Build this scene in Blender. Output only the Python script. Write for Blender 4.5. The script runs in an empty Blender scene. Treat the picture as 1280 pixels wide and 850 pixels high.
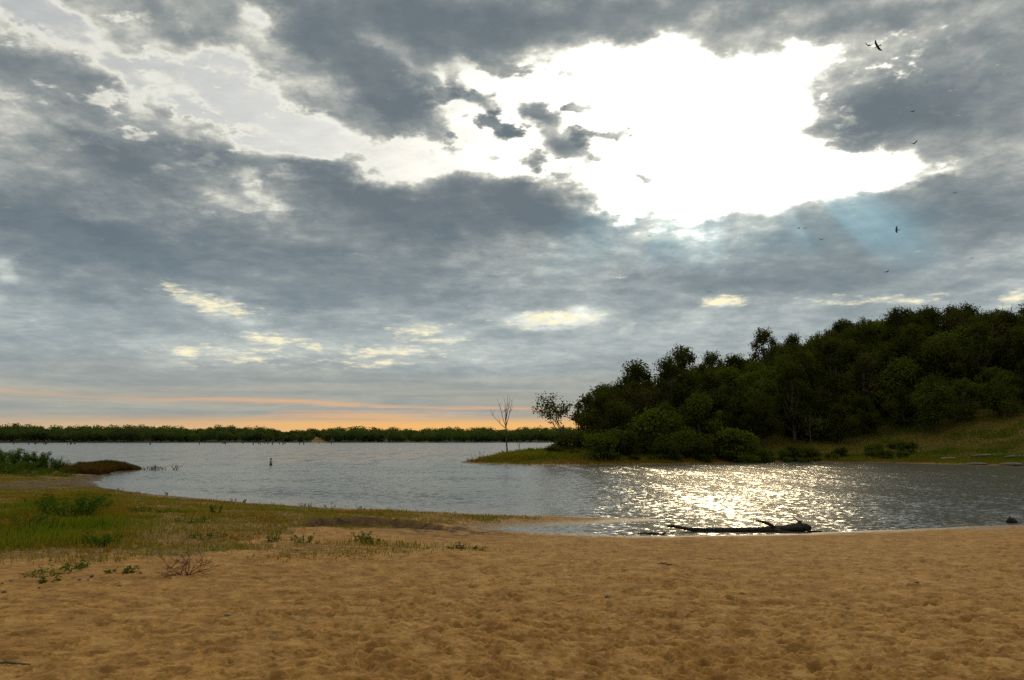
import bpy, math, random
import numpy as np
from mathutils import Vector, Matrix, noise as mnoise

random.seed(7)
rng = np.random.default_rng(7)
scene = bpy.context.scene
COL = scene.collection

# ------------------------------------------------------------------ camera
EYE = 2.3
F = 1005.0
PITCH = math.atan(125.5 / F)
CP, SP = math.cos(PITCH), math.sin(PITCH)

def ray(px, py):
    """direction of a point of the photograph (1280 x 850)"""
    x = (px - 640) / F
    v = (425 - py) / F
    return np.array([x, CP - v * SP, SP + v * CP])

def at(px, py, z=0.0):
    d = ray(px, py)
    t = (z - EYE) / d[2]
    return float(d[0] * t), float(d[1] * t)

def azel(px, py):
    d = ray(px, py)
    return math.degrees(math.atan2(d[0], d[1])), math.degrees(math.atan2(d[2], math.hypot(d[0], d[1])))

cam_data = bpy.data.cameras.new("camera")
cam = bpy.data.objects.new("camera", cam_data)
COL.objects.link(cam)
cam.location = (0, 0, EYE)
cam.rotation_euler = (math.pi / 2 + PITCH, 0, 0)
cam_data.sensor_width = 36
cam_data.lens = F / 1280 * 36
cam_data.clip_start = 0.1
cam_data.clip_end = 20000
scene.camera = cam

scene.view_settings.view_transform = 'Standard'
scene.view_settings.look = 'None'
scene.view_settings.exposure = 0.0
scene.view_settings.gamma = 1.0
scene.view_settings.use_curve_mapping = False
scene.cycles.max_bounces = 6
scene.cycles.diffuse_bounces = 2
scene.cycles.glossy_bounces = 3
scene.cycles.transmission_bounces = 3
scene.cycles.transparent_max_bounces = 4
scene.cycles.caustics_reflective = False
scene.cycles.caustics_refractive = False
scene.cycles.use_denoising = False
scene.cycles.sample_clamp_indirect = 4.0

# ------------------------------------------------------------------ node helper
class NT:
    def __init__(s, tree):
        s.t = tree
        s.n = tree.nodes
    def new(s, typ, **kw):
        nd = s.n.new(typ)
        for k, v in kw.items():
            setattr(nd, k, v)
        return nd
    def put(s, sock, v):
        if isinstance(v, bpy.types.NodeSocket):
            s.t.links.new(v, sock)
        elif v is not None:
            sock.default_value = v
    def m(s, op, a, b=None, c=None, clamp=False):
        nd = s.new('ShaderNodeMath', operation=op, use_clamp=clamp)
        s.put(nd.inputs[0], a)
        if b is not None: s.put(nd.inputs[1], b)
        if c is not None: s.put(nd.inputs[2], c)
        return nd.outputs[0]
    def vm(s, op, a, b=None, scale=None):
        nd = s.new('ShaderNodeVectorMath', operation=op)
        s.put(nd.inputs[0], a)
        if b is not None: s.put(nd.inputs[1], b)
        if scale is not None: s.put(nd.inputs['Scale'], scale)
        return nd.outputs[1] if op in ('DOT_PRODUCT', 'LENGTH') else nd.outputs[0]
    def xyz(s, x, y, z=0.0):
        nd = s.new('ShaderNodeCombineXYZ')
        s.put(nd.inputs[0], x); s.put(nd.inputs[1], y); s.put(nd.inputs[2], z)
        return nd.outputs[0]
    def sep(s, v):
        nd = s.new('ShaderNodeSeparateXYZ')
        s.put(nd.inputs[0], v)
        return nd.outputs
    def smooth(s, v, lo, hi, a=0.0, b=1.0, kind='SMOOTHSTEP'):
        nd = s.new('ShaderNodeMapRange', interpolation_type=kind)
        s.put(nd.inputs[0], v)
        s.put(nd.inputs[1], lo); s.put(nd.inputs[2], hi); s.put(nd.inputs[3], a); s.put(nd.inputs[4], b)
        return nd.outputs[0]
    def noise(s, vec, scale, detail=2.0, rough=0.5, dist=0.0, color=False, lac=2.0):
        nd = s.new('ShaderNodeTexNoise')
        s.put(nd.inputs['Vector'], vec)
        nd.inputs['Scale'].default_value = scale
        nd.inputs['Detail'].default_value = detail
        nd.inputs['Roughness'].default_value = rough
        nd.inputs['Distortion'].default_value = dist
        nd.inputs['Lacunarity'].default_value = lac
        return nd.outputs['Color'] if color else nd.outputs['Fac']
    def mix(s, f, a, b, blend='MIX'):
        nd = s.new('ShaderNodeMix', data_type='RGBA', blend_type=blend)
        s.put(nd.inputs[0], f)
        for i, v in ((6, a), (7, b)):
            if isinstance(v, (tuple, list)) and len(v) == 3: v = (*v, 1)
            s.put(nd.inputs[i], v)
        return nd.outputs[2]
    def ramp(s, f, stops, interp='LINEAR'):
        nd = s.new('ShaderNodeValToRGB')
        cr = nd.color_ramp
        cr.interpolation = interp
        while len(cr.elements) < len(stops): cr.elements.new(0.5)
        for e, (p, c) in zip(cr.elements, stops):
            e.position = p
            e.color = (*c, 1) if len(c) == 3 else c
        s.put(nd.inputs[0], f)
        return nd.outputs[0]

# ------------------------------------------------------------------ sky and sun
SUN_PX = (905, 165)
SAZ, SEL = azel(*SUN_PX)

world = bpy.data.worlds.new("World")
scene.world = world
world.use_nodes = True
world.cycles.sampling_method = 'MANUAL'
world.cycles.sample_map_resolution = 512
world.node_tree.nodes.clear()
w = NT(world.node_tree)
tc = w.new('ShaderNodeTexCoord')
D3 = tc.outputs['Generated']
X, Y, Z = w.sep(D3)
AZ = w.m('MULTIPLY', w.m('ARCTAN2', X, Y), 180 / math.pi)
EL = w.m('MULTIPLY', w.m('ARCSINE', Z), 180 / math.pi)
ELc = w.m('MAXIMUM', Z, 0.0)
den = w.m('ADD', ELc, 0.16)
PX = w.m('DIVIDE', X, den); PY = w.m('DIVIDE', Y, den)
P = w.xyz(PX, PY, 0.0)
AE = w.xyz(AZ, EL, 0.0)
# turbulence that bends the large cloud masses
AEs = w.xyz(w.m('MULTIPLY', AZ, 0.8), w.m('MULTIPLY', EL, 1.25), 0.0)
wn = w.noise(AEs, 0.22, 5.0, 0.62, color=True)
wv = w.vm('MULTIPLY', w.vm('SUBTRACT', wn, (0.5, 0.5, 0.5)), (7.5, 5.0, 0.0))
AEW = w.vm('ADD', AE, wv)
wn2 = w.noise(AEs, 0.5, 4.0, 0.6, color=True)
wv2 = w.vm('MULTIPLY', w.vm('SUBTRACT', wn2, (0.5, 0.5, 0.5)), (3.0, 0.9, 0.0))
AEL = w.vm('ADD', AE, wv2)

def blob(px, py, rx, ry, rot=0.0, coords=None, soft=1.0):
    a, e = azel(px, py)
    a2, _ = azel(px + rx, py)
    _, e2 = azel(px, py - ry)
    mp = w.new('ShaderNodeMapping', vector_type='TEXTURE')
    w.put(mp.inputs['Vector'], AEW if coords is None else coords)
    mp.inputs['Location'].default_value = (a, e, 0)
    mp.inputs['Rotation'].default_value = (0, 0, math.radians(rot))
    mp.inputs['Scale'].default_value = (max(0.2, a2 - a) * 1.5 * soft, max(0.1, e2 - e) * 1.5 * soft, 1)
    g = w.new('ShaderNodeTexGradient', gradient_type='SPHERICAL')
    w.put(g.inputs[0], mp.outputs[0])
    return w.smooth(g.outputs['Fac'], 0.0, 0.9)

def blobsum(items, coords=None):
    acc = None
    for it in items:
        px, py, rx, ry, rot, wt = it
        b = blob(px, py, rx, ry, rot, coords)
        acc = w.m('MULTIPLY_ADD', b, wt, acc if acc is not None else 0.0)
    return acc

OPEN = [
    (850, 165, 205, 100, 0, -1.2), (720, 100, 190, 40, 0, -0.55), (905, 232, 180, 34, 0, -0.9),
    (1060, 212, 85, 20, -8, -0.9), (790, 250, 40, 18, 10, -0.5), (1000, 72, 30, 22, 30, -0.8),
    (610, 150, 110, 55, 0, -0.65), (560, 200, 120, 22, -4, -0.7), (420, 188, 150, 32, -10, -0.75),
    (285, 120, 120, 46, -25, -0.75), (225, 135, 22, 45, 25, -0.35), (280, 75, 36, 20, 0, -0.5),
    (318, 18, 36, 34, 0, -0.6), (1175, 217, 34, 10, 0, -0.55), (1070, 108, 30, 6, 5, -0.2),
    (1130, 55, 55, 16, 15, -0.35), (1160, 20, 40, 14, 0, -0.25), (322, 244, 34, 14, -25, -0.42), (180, 110, 60, 30, -35, -0.45), (255, 378, 70, 14, -14, -0.18), (120, 255, 60, 12, 0, -0.18), (690, 398, 80, 14, 4, -0.2), (1130, 100, 90, 40, 0, -0.15), (255, 255, 40, 14, 0, -0.25),
    (50, 30, 80, 36, -25, -0.5), (130, 65, 90, 26, -30, -0.38), (95, 150, 50, 14, -10, -0.4),
    (5, 330, 20, 20, 0, -0.3), (20, 20, 50, 30, 0, -0.25), (250, 100, 120, 22, -30, -0.25),
    (115, 258, 30, 10, 0, -0.2),
]
THICK = [
    (430, 75, 130, 36, -35, 0.75), (520, 140, 60, 34, -30, 0.6), (760, 18, 420, 34, 0, 0.6), (560, 50, 150, 34, -10, 0.4),
    (560, 262, 190, 46, -3, 0.8), (700, 262, 70, 40, -10, 0.6), (420, 225, 70, 24, -15, 0.35),
    (676, 150, 30, 17, -30, 1.15), (725, 195, 40, 22, -20, 1.2), (603, 120, 38, 15, -25, 1.0), (662, 200, 22, 9, 0, 0.9), (850, 270, 120, 10, 0, 0.3),
    (796, 219, 17, 7, 10, 1.2), (635, 165, 26, 9, 0, 0.7), (765, 172, 34, 9, -8, 0.9), (815, 137, 65, 4, -2, 0.95), (700, 115, 40, 9, -10, 0.5), (975, 105, 20, 20, 0, 0.3),
    (70, 110, 90, 46, -20, 0.45), (150, 195, 90, 26, -20, 0.5), (255, 200, 60, 28, -10, 0.55), (100, 260, 200, 60, 0, 0.4),
    (1150, 160, 160, 60, 0, 0.16), (1220, 90, 140, 90, 0, 0.3), (1110, 50, 90, 40, 0, 0.15), (1180, 265, 160, 45, 0, 0.35), (1000, 330, 300, 50, 0, 0.35), (1130, 140, 110, 40, 0, 0.3), (1120, 20, 120, 24, 0, 0.25), (1075, 135, 75, 50, 0, 0.55), (925, 50, 70, 22, 0, 0.3), (210, 40, 100, 30, -20, 0.3),
    (300, 330, 330, 60, 0, 0.35),
]
GLOW = [   # thin places low in the overcast that let warm light through
    (692, 398, 75, 13, 4, 1.0), (905, 376, 26, 9, 0, 1.3), (1085, 376, 110, 5, 0, 0.7), (1150, 378, 34, 4, -3, 0.8),
    (525, 412, 50, 9, 6, 0.75), (345, 424, 60, 8, -5, 0.7), (230, 441, 26, 5, 0, 0.65), (312, 450, 20, 5, 0, 0.6), (265, 380, 60, 14, -12, 0.4),
    (772, 342, 24, 7, 5, 0.55), (850, 293, 10, 8, 0, 0.6), (480, 438, 60, 5, 0, 0.4), (480, 455, 30, 5, 0, 0.5), (785, 412, 10, 10, 0, 0.5),
    (490, 440, 110, 22, 6, 0.55), (240, 440, 90, 20, 0, 0.45), (255, 375, 90, 18, -14, 0.55), (340, 440, 80, 25, 0, 0.4), (1020, 372, 90, 6, 0, 0.5),
    (1265, 372, 40, 12, 20, 0.9), (620, 340, 30, 5, 0, 0.4), (225, 458, 20, 4, 0, 0.4), (900, 320, 30, 8, 0, 0.25), (560, 425, 30, 6, 0, 0.4),
]
fb = w.noise(P, 1.5, 9.0, 0.6, 0.3)
fb2 = w.noise(P, 4.6, 8.0, 0.66)
fbm = w.m('ADD', w.m('MULTIPLY', w.m('SUBTRACT', fb, 0.5), 1.15), w.m('MULTIPLY', w.m('SUBTRACT', fb2, 0.5), 1.35))
fb3 = w.noise(w.vm('ADD', P, (5.5, 1.7, 0)), 11.0, 5.0, 0.62)
fbm = w.m('ADD', fbm, w.m('MULTIPLY', w.m('SUBTRACT', fb3, 0.5), 0.95))
lay = w.m('ADD', blobsum(OPEN), blobsum(THICK))
# overcast gets more even towards the horizon
evenness = w.smooth(EL, 6.0, 18.0, 0.38, 1.0)
frag = w.smooth(w.noise(w.vm('ADD', P, (1.3, 8.2, 0)), 8.5, 4.0, 0.6), 0.50, 0.62)
frag2 = w.smooth(w.noise(w.vm('ADD', P, (6.3, 2.2, 0)), 10.0, 4.0, 0.62), 0.53, 0.66)
lay = w.m('ADD', lay, w.m('MULTIPLY', frag, w.m('ADD', w.m('MULTIPLY', blob(645, 150, 130, 75, 0), 1.15), w.m('MULTIPLY', blob(320, 150, 170, 60, -15), 0.6))))
lay = w.m('SUBTRACT', lay, w.m('MULTIPLY', frag2, w.m('ADD', w.m('MULTIPLY', blob(1080, 100, 150, 75, 0), 0.75), w.m('MULTIPLY', blob(170, 110, 240, 120, -20), 0.6))))
GLW = blobsum(GLOW, AEL)
lay = w.m('SUBTRACT', lay, w.m('MULTIPLY', GLW, 0.22))
dens = w.m('ADD', w.m('ADD', w.m('MULTIPLY', fbm, evenness), lay), 0.38)

cosang = w.vm('DOT_PRODUCT', D3, tuple(Vector((math.sin(math.radians(SAZ)) * math.cos(math.radians(SEL)),
                                              math.cos(math.radians(SAZ)) * math.cos(math.radians(SEL)),
                                              math.sin(math.radians(SEL))))))
ang = w.m('MULTIPLY', w.m('ARCCOSINE', w.m('MINIMUM', cosang, 1.0)), 180 / math.pi)
near = w.m('EXPONENT', w.m('MULTIPLY', w.m('POWER', w.m('DIVIDE', ang, 15.0), 2.0), -1.0))
wide = w.m('EXPONENT', w.m('MULTIPLY', ang, -1 / 30.0))

body = w.noise(w.vm('ADD', P, (3.1, 7.7, 0)), 1.1, 5.0, 0.55)
bodyv = w.smooth(body, 0.3, 0.72, 0.0, 1.0, 'LINEAR')
dshift = w.m('SUBTRACT', dens, w.m('ADD', w.m('MULTIPLY', near, 0.15), w.m('MULTIPLY', w.m('SUBTRACT', body, 0.5), 0.35)))
tone = w.m('DIVIDE', w.m('ADD', dshift, 0.3), 1.5)
greyc = w.ramp(tone, [(0.0, (1.05, 1.04, 0.98)), (0.12, (1.0, 0.99, 0.92)), (0.21, (0.80, 0.785, 0.71)), (0.32, (0.57, 0.565, 0.52)), (0.46, (0.375, 0.39, 0.385)),
                      (0.60, (0.262, 0.288, 0.298)), (0.78, (0.190, 0.222, 0.245)), (1.0, (0.150, 0.182, 0.212))])
low_tint = w.mix(w.smooth(EL, 18.0, 8.0), (1.0, 1.015, 0.99), (0.90, 1.0, 1.045))
greyc = w.mix(1.0, greyc, low_tint, 'MULTIPLY')
brl = w.m('ADD', w.m('MULTIPLY', near, 0.75), w.m('ADD', w.m('MULTIPLY', wide, 0.75), 0.42))
bright = w.vm('SCALE', (1.0, 0.985, 0.90), scale=w.m('MULTIPLY', brl, w.m('ADD', 0.78, w.m('MULTIPLY', w.noise(w.xyz(w.m('ADD', w.m('MULTIPLY', AZ, 0.35), w.m('MULTIPLY', EL, 0.5)), w.m('SUBTRACT', w.m('MULTIPLY', EL, 1.1), w.m('MULTIPLY', AZ, 0.25)), 0), 1.0, 6.0, 0.65), 0.5))))
cloud = w.mix(w.smooth(dshift, 0.22, -0.36), greyc, bright)
# warm gaps low down
gl = w.smooth(w.m('ADD', GLW, w.m('MULTIPLY', w.m('SUBTRACT', w.noise(w.xyz(w.m('MULTIPLY', AZ, 0.75), w.m('MULTIPLY', EL, 3.2), 0), 1.0, 5.0, 0.65), 0.5), 3.0)), 0.40, 1.40)
cloud = w.mix(gl, cloud, (1.05, 0.95, 0.64))
# thin horizontal streaks and the pale belt under the cloud deck
st = w.noise(w.xyz(w.m('MULTIPLY', AZ, 0.05), w.m('MULTIPLY', EL, 1.1), 0), 1.0, 6.0, 0.6, 0.4)
belt = w.smooth(EL, 6.5, 2.6)
cloud = w.mix(w.m('MULTIPLY', belt, 0.75), cloud, w.mix(w.smooth(st, 0.35, 0.65), (0.29, 0.315, 0.30), (0.45, 0.42, 0.33)))
orange_az = w.m('MULTIPLY_ADD', blob(600, 515, 430, 500, 0, AE), 0.72, 0.28)
st2 = w.noise(w.xyz(w.m('MULTIPLY', AZ, 0.045), w.m('ADD', w.m('MULTIPLY', EL, 1.25), 4.7), 0), 1.0, 4.0, 0.55, 0.3)
wob = w.m('MULTIPLY', w.m('SUBTRACT', w.noise(w.xyz(w.m('MULTIPLY', AZ, 0.07), 2.3, 0), 1.0, 3.0, 0.5), 0.5), 0.9)
l1 = w.m('DIVIDE', w.m('SUBTRACT', EL, w.m('ADD', w.m('MULTIPLY_ADD', AZ, -0.023, 2.2), wob)), 0.17)
line1 = w.m('EXPONENT', w.m('MULTIPLY', w.m('MULTIPLY', l1, l1), -1.0))
warm1 = w.m('MULTIPLY', w.m('MULTIPLY', w.m('MAXIMUM', w.m('MULTIPLY', w.m('MULTIPLY', line1, 0.85), w.smooth(st, 0.38, 0.60)), w.m('MULTIPLY', w.m('MULTIPLY', w.smooth(st2, 0.50, 0.66), 0.6), w.smooth(EL, 2.4, 1.8))), w.smooth(Y, 0.2, 0.6)), orange_az)
warm0 = w.m('MULTIPLY', w.smooth(EL, 1.9, 1.0), orange_az)
cloud = w.mix(warm1, cloud, (0.86, 0.46, 0.22))
cloud = w.mix(w.m('MULTIPLY', warm0, 1.0), cloud, (0.90, 0.50, 0.17))
# light shafts in the air under the gap
th = w.m('ARCTAN2', w.m('SUBTRACT', AZ, SAZ), w.m('SUBTRACT', EL, SEL + 3.0))
rn = w.smooth(w.noise(w.xyz(w.m('MULTIPLY', th, 5.0), 0.37, 0), 1.0, 3.0, 0.55), 0.42, 0.68)
rm = w.m('MAXIMUM', w.m('MAXIMUM', blob(1080, 272, 100, 36, -35, AE), blob(770, 280, 90, 40, 30, AE)), w.m('MULTIPLY', blob(930, 285, 230, 45, 0, AE), 0.8))
shaft = w.m('MULTIPLY', rm, w.m('MULTIPLY_ADD', rn, 0.7, 0.35))
cloud = w.vm('ADD', cloud, w.vm('SCALE', (0.10, 0.23, 0.27), scale=shaft))
# unseen thin overcast: brightened overhead to light sand and trees, duller behind the viewer
over = w.smooth(EL, 32.0, 60.0)
cloud = w.mix(over, cloud, w.mix(bodyv, (0.55, 0.55, 0.53), (1.0, 0.99, 0.94)))
back = w.smooth(Y, 0.35, -0.5)
cloud = w.vm('SCALE', cloud, scale=w.m('SUBTRACT', 1.0, w.m('MULTIPLY', back, w.m('MULTIPLY', w.m('SUBTRACT', 1.0, over), 0.10))))

sky = w.new('ShaderNodeTexSky', sky_type='NISHITA')
sky.sun_disc = False
sky.sun_elevation = math.radians(SEL)
sky.sun_rotation = math.radians(SAZ)
sky.air_density = 1.3; sky.dust_density = 2.0
bg1 = w.new('ShaderNodeBackground'); w.put(bg1.inputs[0], sky.outputs[0]); bg1.inputs[1].default_value = 0.1
bg2 = w.new('ShaderNodeBackground'); w.put(bg2.inputs[0], cloud); bg2.inputs[1].default_value = 1.0
cover = w.smooth(w.m('ADD', dens, w.m('MULTIPLY', w.m('SUBTRACT', fb3, 0.5), 1.5)), -0.55, -0.05, 0.66, 1.0)
cover = w.m('MAXIMUM', cover, over)
ms = w.new('ShaderNodeMixShader')
w.put(ms.inputs[0], cover); w.put(ms.inputs[1], bg1.outputs[0]); w.put(ms.inputs[2], bg2.outputs[0])
wo = w.new('ShaderNodeOutputWorld'); w.put(wo.inputs[0], ms.outputs[0])

sl = bpy.data.lights.new("sun", 'SUN')
sl.energy = 0.85; sl.angle = math.radians(13); sl.color = (1.0, 0.79, 0.46)
so = bpy.data.objects.new("sun", sl); COL.objects.link(so)
sd = Vector((math.sin(math.radians(SAZ)) * math.cos(math.radians(SEL)), math.cos(math.radians(SAZ)) * math.cos(math.radians(SEL)), math.sin(math.radians(SEL))))
so.rotation_euler = sd.to_track_quat('Z', 'Y').to_euler()
so.location = (30, 60, 60)

# ------------------------------------------------------------------ numpy noise
_perm = rng.permutation(512)
_perm = np.concatenate([_perm, _perm, _perm[:2]])
_gang = rng.random(512) * 2 * math.pi
_gx, _gy = np.cos(_gang), np.sin(_gang)

def perlin(x, y):
    xi = np.floor(x).astype(np.int64); yi = np.floor(y).astype(np.int64)
    fx, fy = x - xi, y - yi
    u = fx * fx * fx * (fx * (fx * 6 - 15) + 10); v = fy * fy * fy * (fy * (fy * 6 - 15) + 10)
    def g(ix, iy, dx, dy):
        h = _perm[(_perm[ix & 511] + iy) & 511]
        return _gx[h] * dx + _gy[h] * dy
    a = g(xi, yi, fx, fy); b = g(xi + 1, yi, fx - 1, fy)
    c = g(xi, yi + 1, fx, fy - 1); d = g(xi + 1, yi + 1, fx - 1, fy - 1)
    return (a + u * (b - a)) + v * ((c + u * (d - c)) - (a + u * (b - a)))

def fbm(x, y, f, octv=4, gain=0.5):
    r = np.zeros_like(np.asarray(x, float)); a = 1.0
    for i in range(octv):
        r += a * perlin(x * f + 17.3 * i, y * f - 9.1 * i); a *= gain; f *= 2.03
    return r

def sstep(v, lo, hi):
    t = np.clip((np.asarray(v, float) - lo) / (hi - lo), 0, 1)
    return t * t * (3 - 2 * t)

def signed_dist(x, y, poly):
    """distance to the outline of a polygon, positive inside"""
    x = np.asarray(x, float); y = np.asarray(y, float)
    p = np.asarray(poly, float); q = np.roll(p, -1, axis=0)
    best = np.full(x.shape, 1e18); inside = np.zeros(x.shape, bool)
    for (ax, ay), (bx, by) in zip(p, q):
        ex, ey = bx - ax, by - ay
        L = ex * ex + ey * ey + 1e-12
        t = np.clip(((x - ax) * ex + (y - ay) * ey) / L, 0, 1)
        best = np.minimum(best, (x - ax - t * ex) ** 2 + (y - ay - t * ey) ** 2)
        c = ((ay > y) != (by > y)) & (x < (bx - ax) * (y - ay) / (by - ay + 1e-18) + ax)
        inside ^= c
    d = np.sqrt(best)
    return np.where(inside, d, -d)

# ------------------------------------------------------------------ shorelines (metres, camera at 0,0, looking along +y)
NEAR = [at(*p) for p in [(182, 587.3), (150, 589.5), (138, 592), (128, 598), (119, 604), (124, 609), (150, 613), (180, 616.5), (250, 623), (330, 630),
        (430, 635.5), (560, 641), (640, 643.5), (740, 646.3), (800, 648), (832, 649.5), (790, 652.2), (740, 655), (690, 657.5), (640, 658.6), (618, 660.8),
        (640, 662.8), (700, 666), (760, 668.6), (830, 669.8), (900, 669), (1000, 666.5), (1060, 664), (1150, 660.5), (1230, 657.5), (1290, 654.5), (1400, 648)]]
NEAR += [(60, 28), (120, 10), (140, -80), (-140, -80), (-150, 70), (-80, 84), at(-30, 576.5), at(60, 581), at(130, 584), at(180, 586.3)]
FAR = [at(*p) for p in [(572, 578.4), (610, 580), (650, 581.3), (720, 582), (800, 581.5), (870, 580), (940, 578.5), (1000, 577.6), (1100, 578.5), (1180, 580.5), (1290, 583.2), (1420, 587)]]
FAR += [(80, 62), (140, 60), (200, 60), (420, 60), (420, 520), (60, 520), (32, 330), (20, 220), (13, 165), (7, 132), (1.5, 108), (-3.5, 95), at(582, 576.6)]
LAKE_R = 905.0

LEDGE = np.array(sorted(at(*p, 0.15) for p in [(335, 672), (352, 667), (380, 661), (410, 658.5), (450, 656), (490, 655.2), (530, 657), (560, 659.5), (600, 661)]))

def ridge_of(x):
    return np.interp(x, [-10, 4, 10, 17, 25, 34, 50, 65, 80, 100, 140, 250], [0.2, 0.5, 1.0, 3.4, 8.4, 12.2, 15.4, 15.2, 13.8, 13.8, 16, 22])

def height(x, y, detail=True):
    x = np.asarray(x, float); y = np.asarray(y, float)
    wob = fbm(x, y, 0.5, 3) * 0.25 * np.clip(np.hypot(x, y) / 40, 0.35, 2.0)
    s1 = signed_dist(x, y, NEAR) + wob
    h1 = np.where(s1 > 0, 0.055 * np.minimum(s1, 7) + 0.03 * np.clip(s1 - 7, 0, 12) + 0.008 * np.clip(s1 - 19, 0, 60), 0.10 * s1)
    s2 = signed_dist(x, y, FAR) + wob
    rd = ridge_of(x)
    h2 = np.where(s2 > 0, 0.05 * np.minimum(s2, 6) + 0.045 * np.clip(s2 - 5, 0, 14) + (rd - 0.5) * sstep(s2, 7, np.interp(x, [28, 50], [46, 68])) + sstep(x, 38, 62) * 1.6 * sstep(s2, 6, 22), 0.10 * s2)
    h2 = h2 + np.where(s2 > 0, 0.38 * sstep(s2, 0.6, 5.5) * (1 - sstep(x, 14, 30)), 0)
    r = np.hypot(x, y)
    th = np.arctan2(x, y)
    shore = LAKE_R + 16 * np.sin(th * 9.0) + 10 * np.sin(th * 23 + 1.0) + sstep(th, -0.28, -0.22) * 14 - 30 * sstep(th, -0.13, -0.11) - 20 * sstep(th, -0.225, -0.23)
    s3 = r - shore
    gap1 = np.exp(-((th + 0.2335) / 0.010) ** 2); gap2 = np.exp(-((th + 0.108) / 0.008) ** 2)
    h3 = np.where(s3 > 0, (0.8 * gap1) * sstep(s3, 4, 80) + 0.03 * np.minimum(s3, 20) + 7.5 * sstep(s3, 15, 240) + 6 * sstep(s3, 200, 1500) + sstep(s3, 30, 300) * 1.5 * fbm(x, y, 0.004, 2), 0.05 * s3)
    base = np.maximum(np.maximum(h1, h2), np.maximum(h3, -3.0))
    # the small eroded step in the turf
    yc = np.interp(x, LEDGE[:, 0], LEDGE[:, 1])
    dy = y - yc + 0.35 * fbm(x, y, 0.8, 3)
    win = sstep(x, LEDGE[0, 0] - 0.3, LEDGE[0, 0] + 0.6) * (1 - sstep(x, LEDGE[-1, 0] - 2.0, LEDGE[-1, 0]))
    base = base + win * (0.17 * sstep(dy, -0.10, 0.06) * np.exp(-np.clip(dy, 0, 50) / 2.2) - 0.05 * sstep(dy, -1.6, -0.1) * (1 - sstep(dy, -0.1, 0.1)))
    if detail:
        dryness = sstep(s1, 0.1, 1.2)
        base = base + dryness * (0.03 * fbm(x, y, 0.35, 3) + 0.020 * fbm(x, y, 1.7, 3, 0.6))
    return base

def gat(px, py):
    x, y = at(px, py, 0.2)
    for _ in range(5):
        x, y = at(px, py, float(height(np.array([x]), np.array([y]), False)[0]))
    return x, y

GRASS1 = [gat(*p) for p in [(-300, 572), (0, 575), (130, 587), (150, 600), (124, 606), (150, 613), (180, 618), (250, 625), (330, 631), (430, 637), (560, 642), (690, 646.5), (660, 650),
          (560, 652), (500, 654), (440, 655.5), (395, 659), (360, 665), (320, 673), (290, 683), (215, 691), (120, 696), (60, 699), (0, 703), (-300, 716)]]
GRASS2 = [gat(*p) for p in [(300, 692), (340, 684), (400, 678), (465, 673), (520, 678), (600, 683), (610, 687), (560, 692), (470, 696), (380, 699), (320, 703)]]
BARE = [gat(*p) for p in [(-40, 603), (30, 600), (90, 594), (132, 594), (118, 603), (112, 609), (60, 612), (-40, 614)]]
LUSH = [gat(*p) for p in [(-80, 660), (0, 640), (60, 622), (110, 620), (140, 640), (160, 660), (150, 682), (90, 690), (0, 690), (-80, 695)]]

def H(x, y):
    return float(height(np.array([x]), np.array([y]))[0])

# ------------------------------------------------------------------ mesh helpers
def mesh_from(name, verts, faces, mat, smooth=False, parent=None, attrs=None):
    """verts (n,3); faces (m,k) array or list of tuples"""
    me = bpy.data.meshes.new(name)
    verts = np.asarray(verts, np.float32)
    if isinstance(faces, np.ndarray):
        m_, k_ = faces.shape
        me.vertices.add(len(verts)); me.vertices.foreach_set("co", verts.ravel())
        me.loops.add(m_ * k_); me.loops.foreach_set("vertex_index", faces.astype(np.int32).ravel())
        me.polygons.add(m_); me.polygons.foreach_set("loop_start", np.arange(0, m_ * k_, k_, dtype=np.int32))
        try: me.polygons.foreach_set("loop_total", np.full(m_, k_, np.int32))
        except Exception: pass
    else:
        me.from_pydata([tuple(v) for v in verts.tolist()], [], [tuple(f) for f in faces])
    me.update(calc_edges=True)
    if attrs:
        for k, v in attrs.items():
            a = me.attributes.new(k, 'FLOAT', 'POINT')
            a.data.foreach_set("value", np.asarray(v, np.float32))
    if smooth:
        me.polygons.foreach_set("use_smooth", np.ones(len(me.polygons), bool))
    if mat: me.materials.append(mat)
    o = bpy.data.objects.new(name, me)
    COL.objects.link(o)
    if parent is not None: o.parent = parent
    return o

def tag(o, label=None, cat=None, group=None, kind=None):
    if label: o["label"] = label
    if cat: o["category"] = cat
    if group: o["group"] = group
    if kind: o["kind"] = kind
    return o

def empty(name, loc, rz=0.0, label=None, cat=None, group=None, scale=1.0):
    o = bpy.data.objects.new(name, None)
    COL.objects.link(o)
    o.location = loc; o.rotation_euler = (0, 0, rz); o.empty_display_size = 0.3
    o.scale = (scale,) * 3 if not isinstance(scale, tuple) else scale
    return tag(o, label, cat, group)

def copy_tree(root, loc, rz, scale, label, group):
    r = root.copy(); COL.objects.link(r)
    r.location = loc; r.rotation_euler = (0, 0, rz); r.scale = scale if isinstance(scale, tuple) else (scale,) * 3
    r["label"] = label
    if group: r["group"] = group
    elif "group" in r: del r["group"]
    for ch in list(root.children):
        c = ch.copy(); COL.objects.link(c); c.parent = r
    return r

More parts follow.
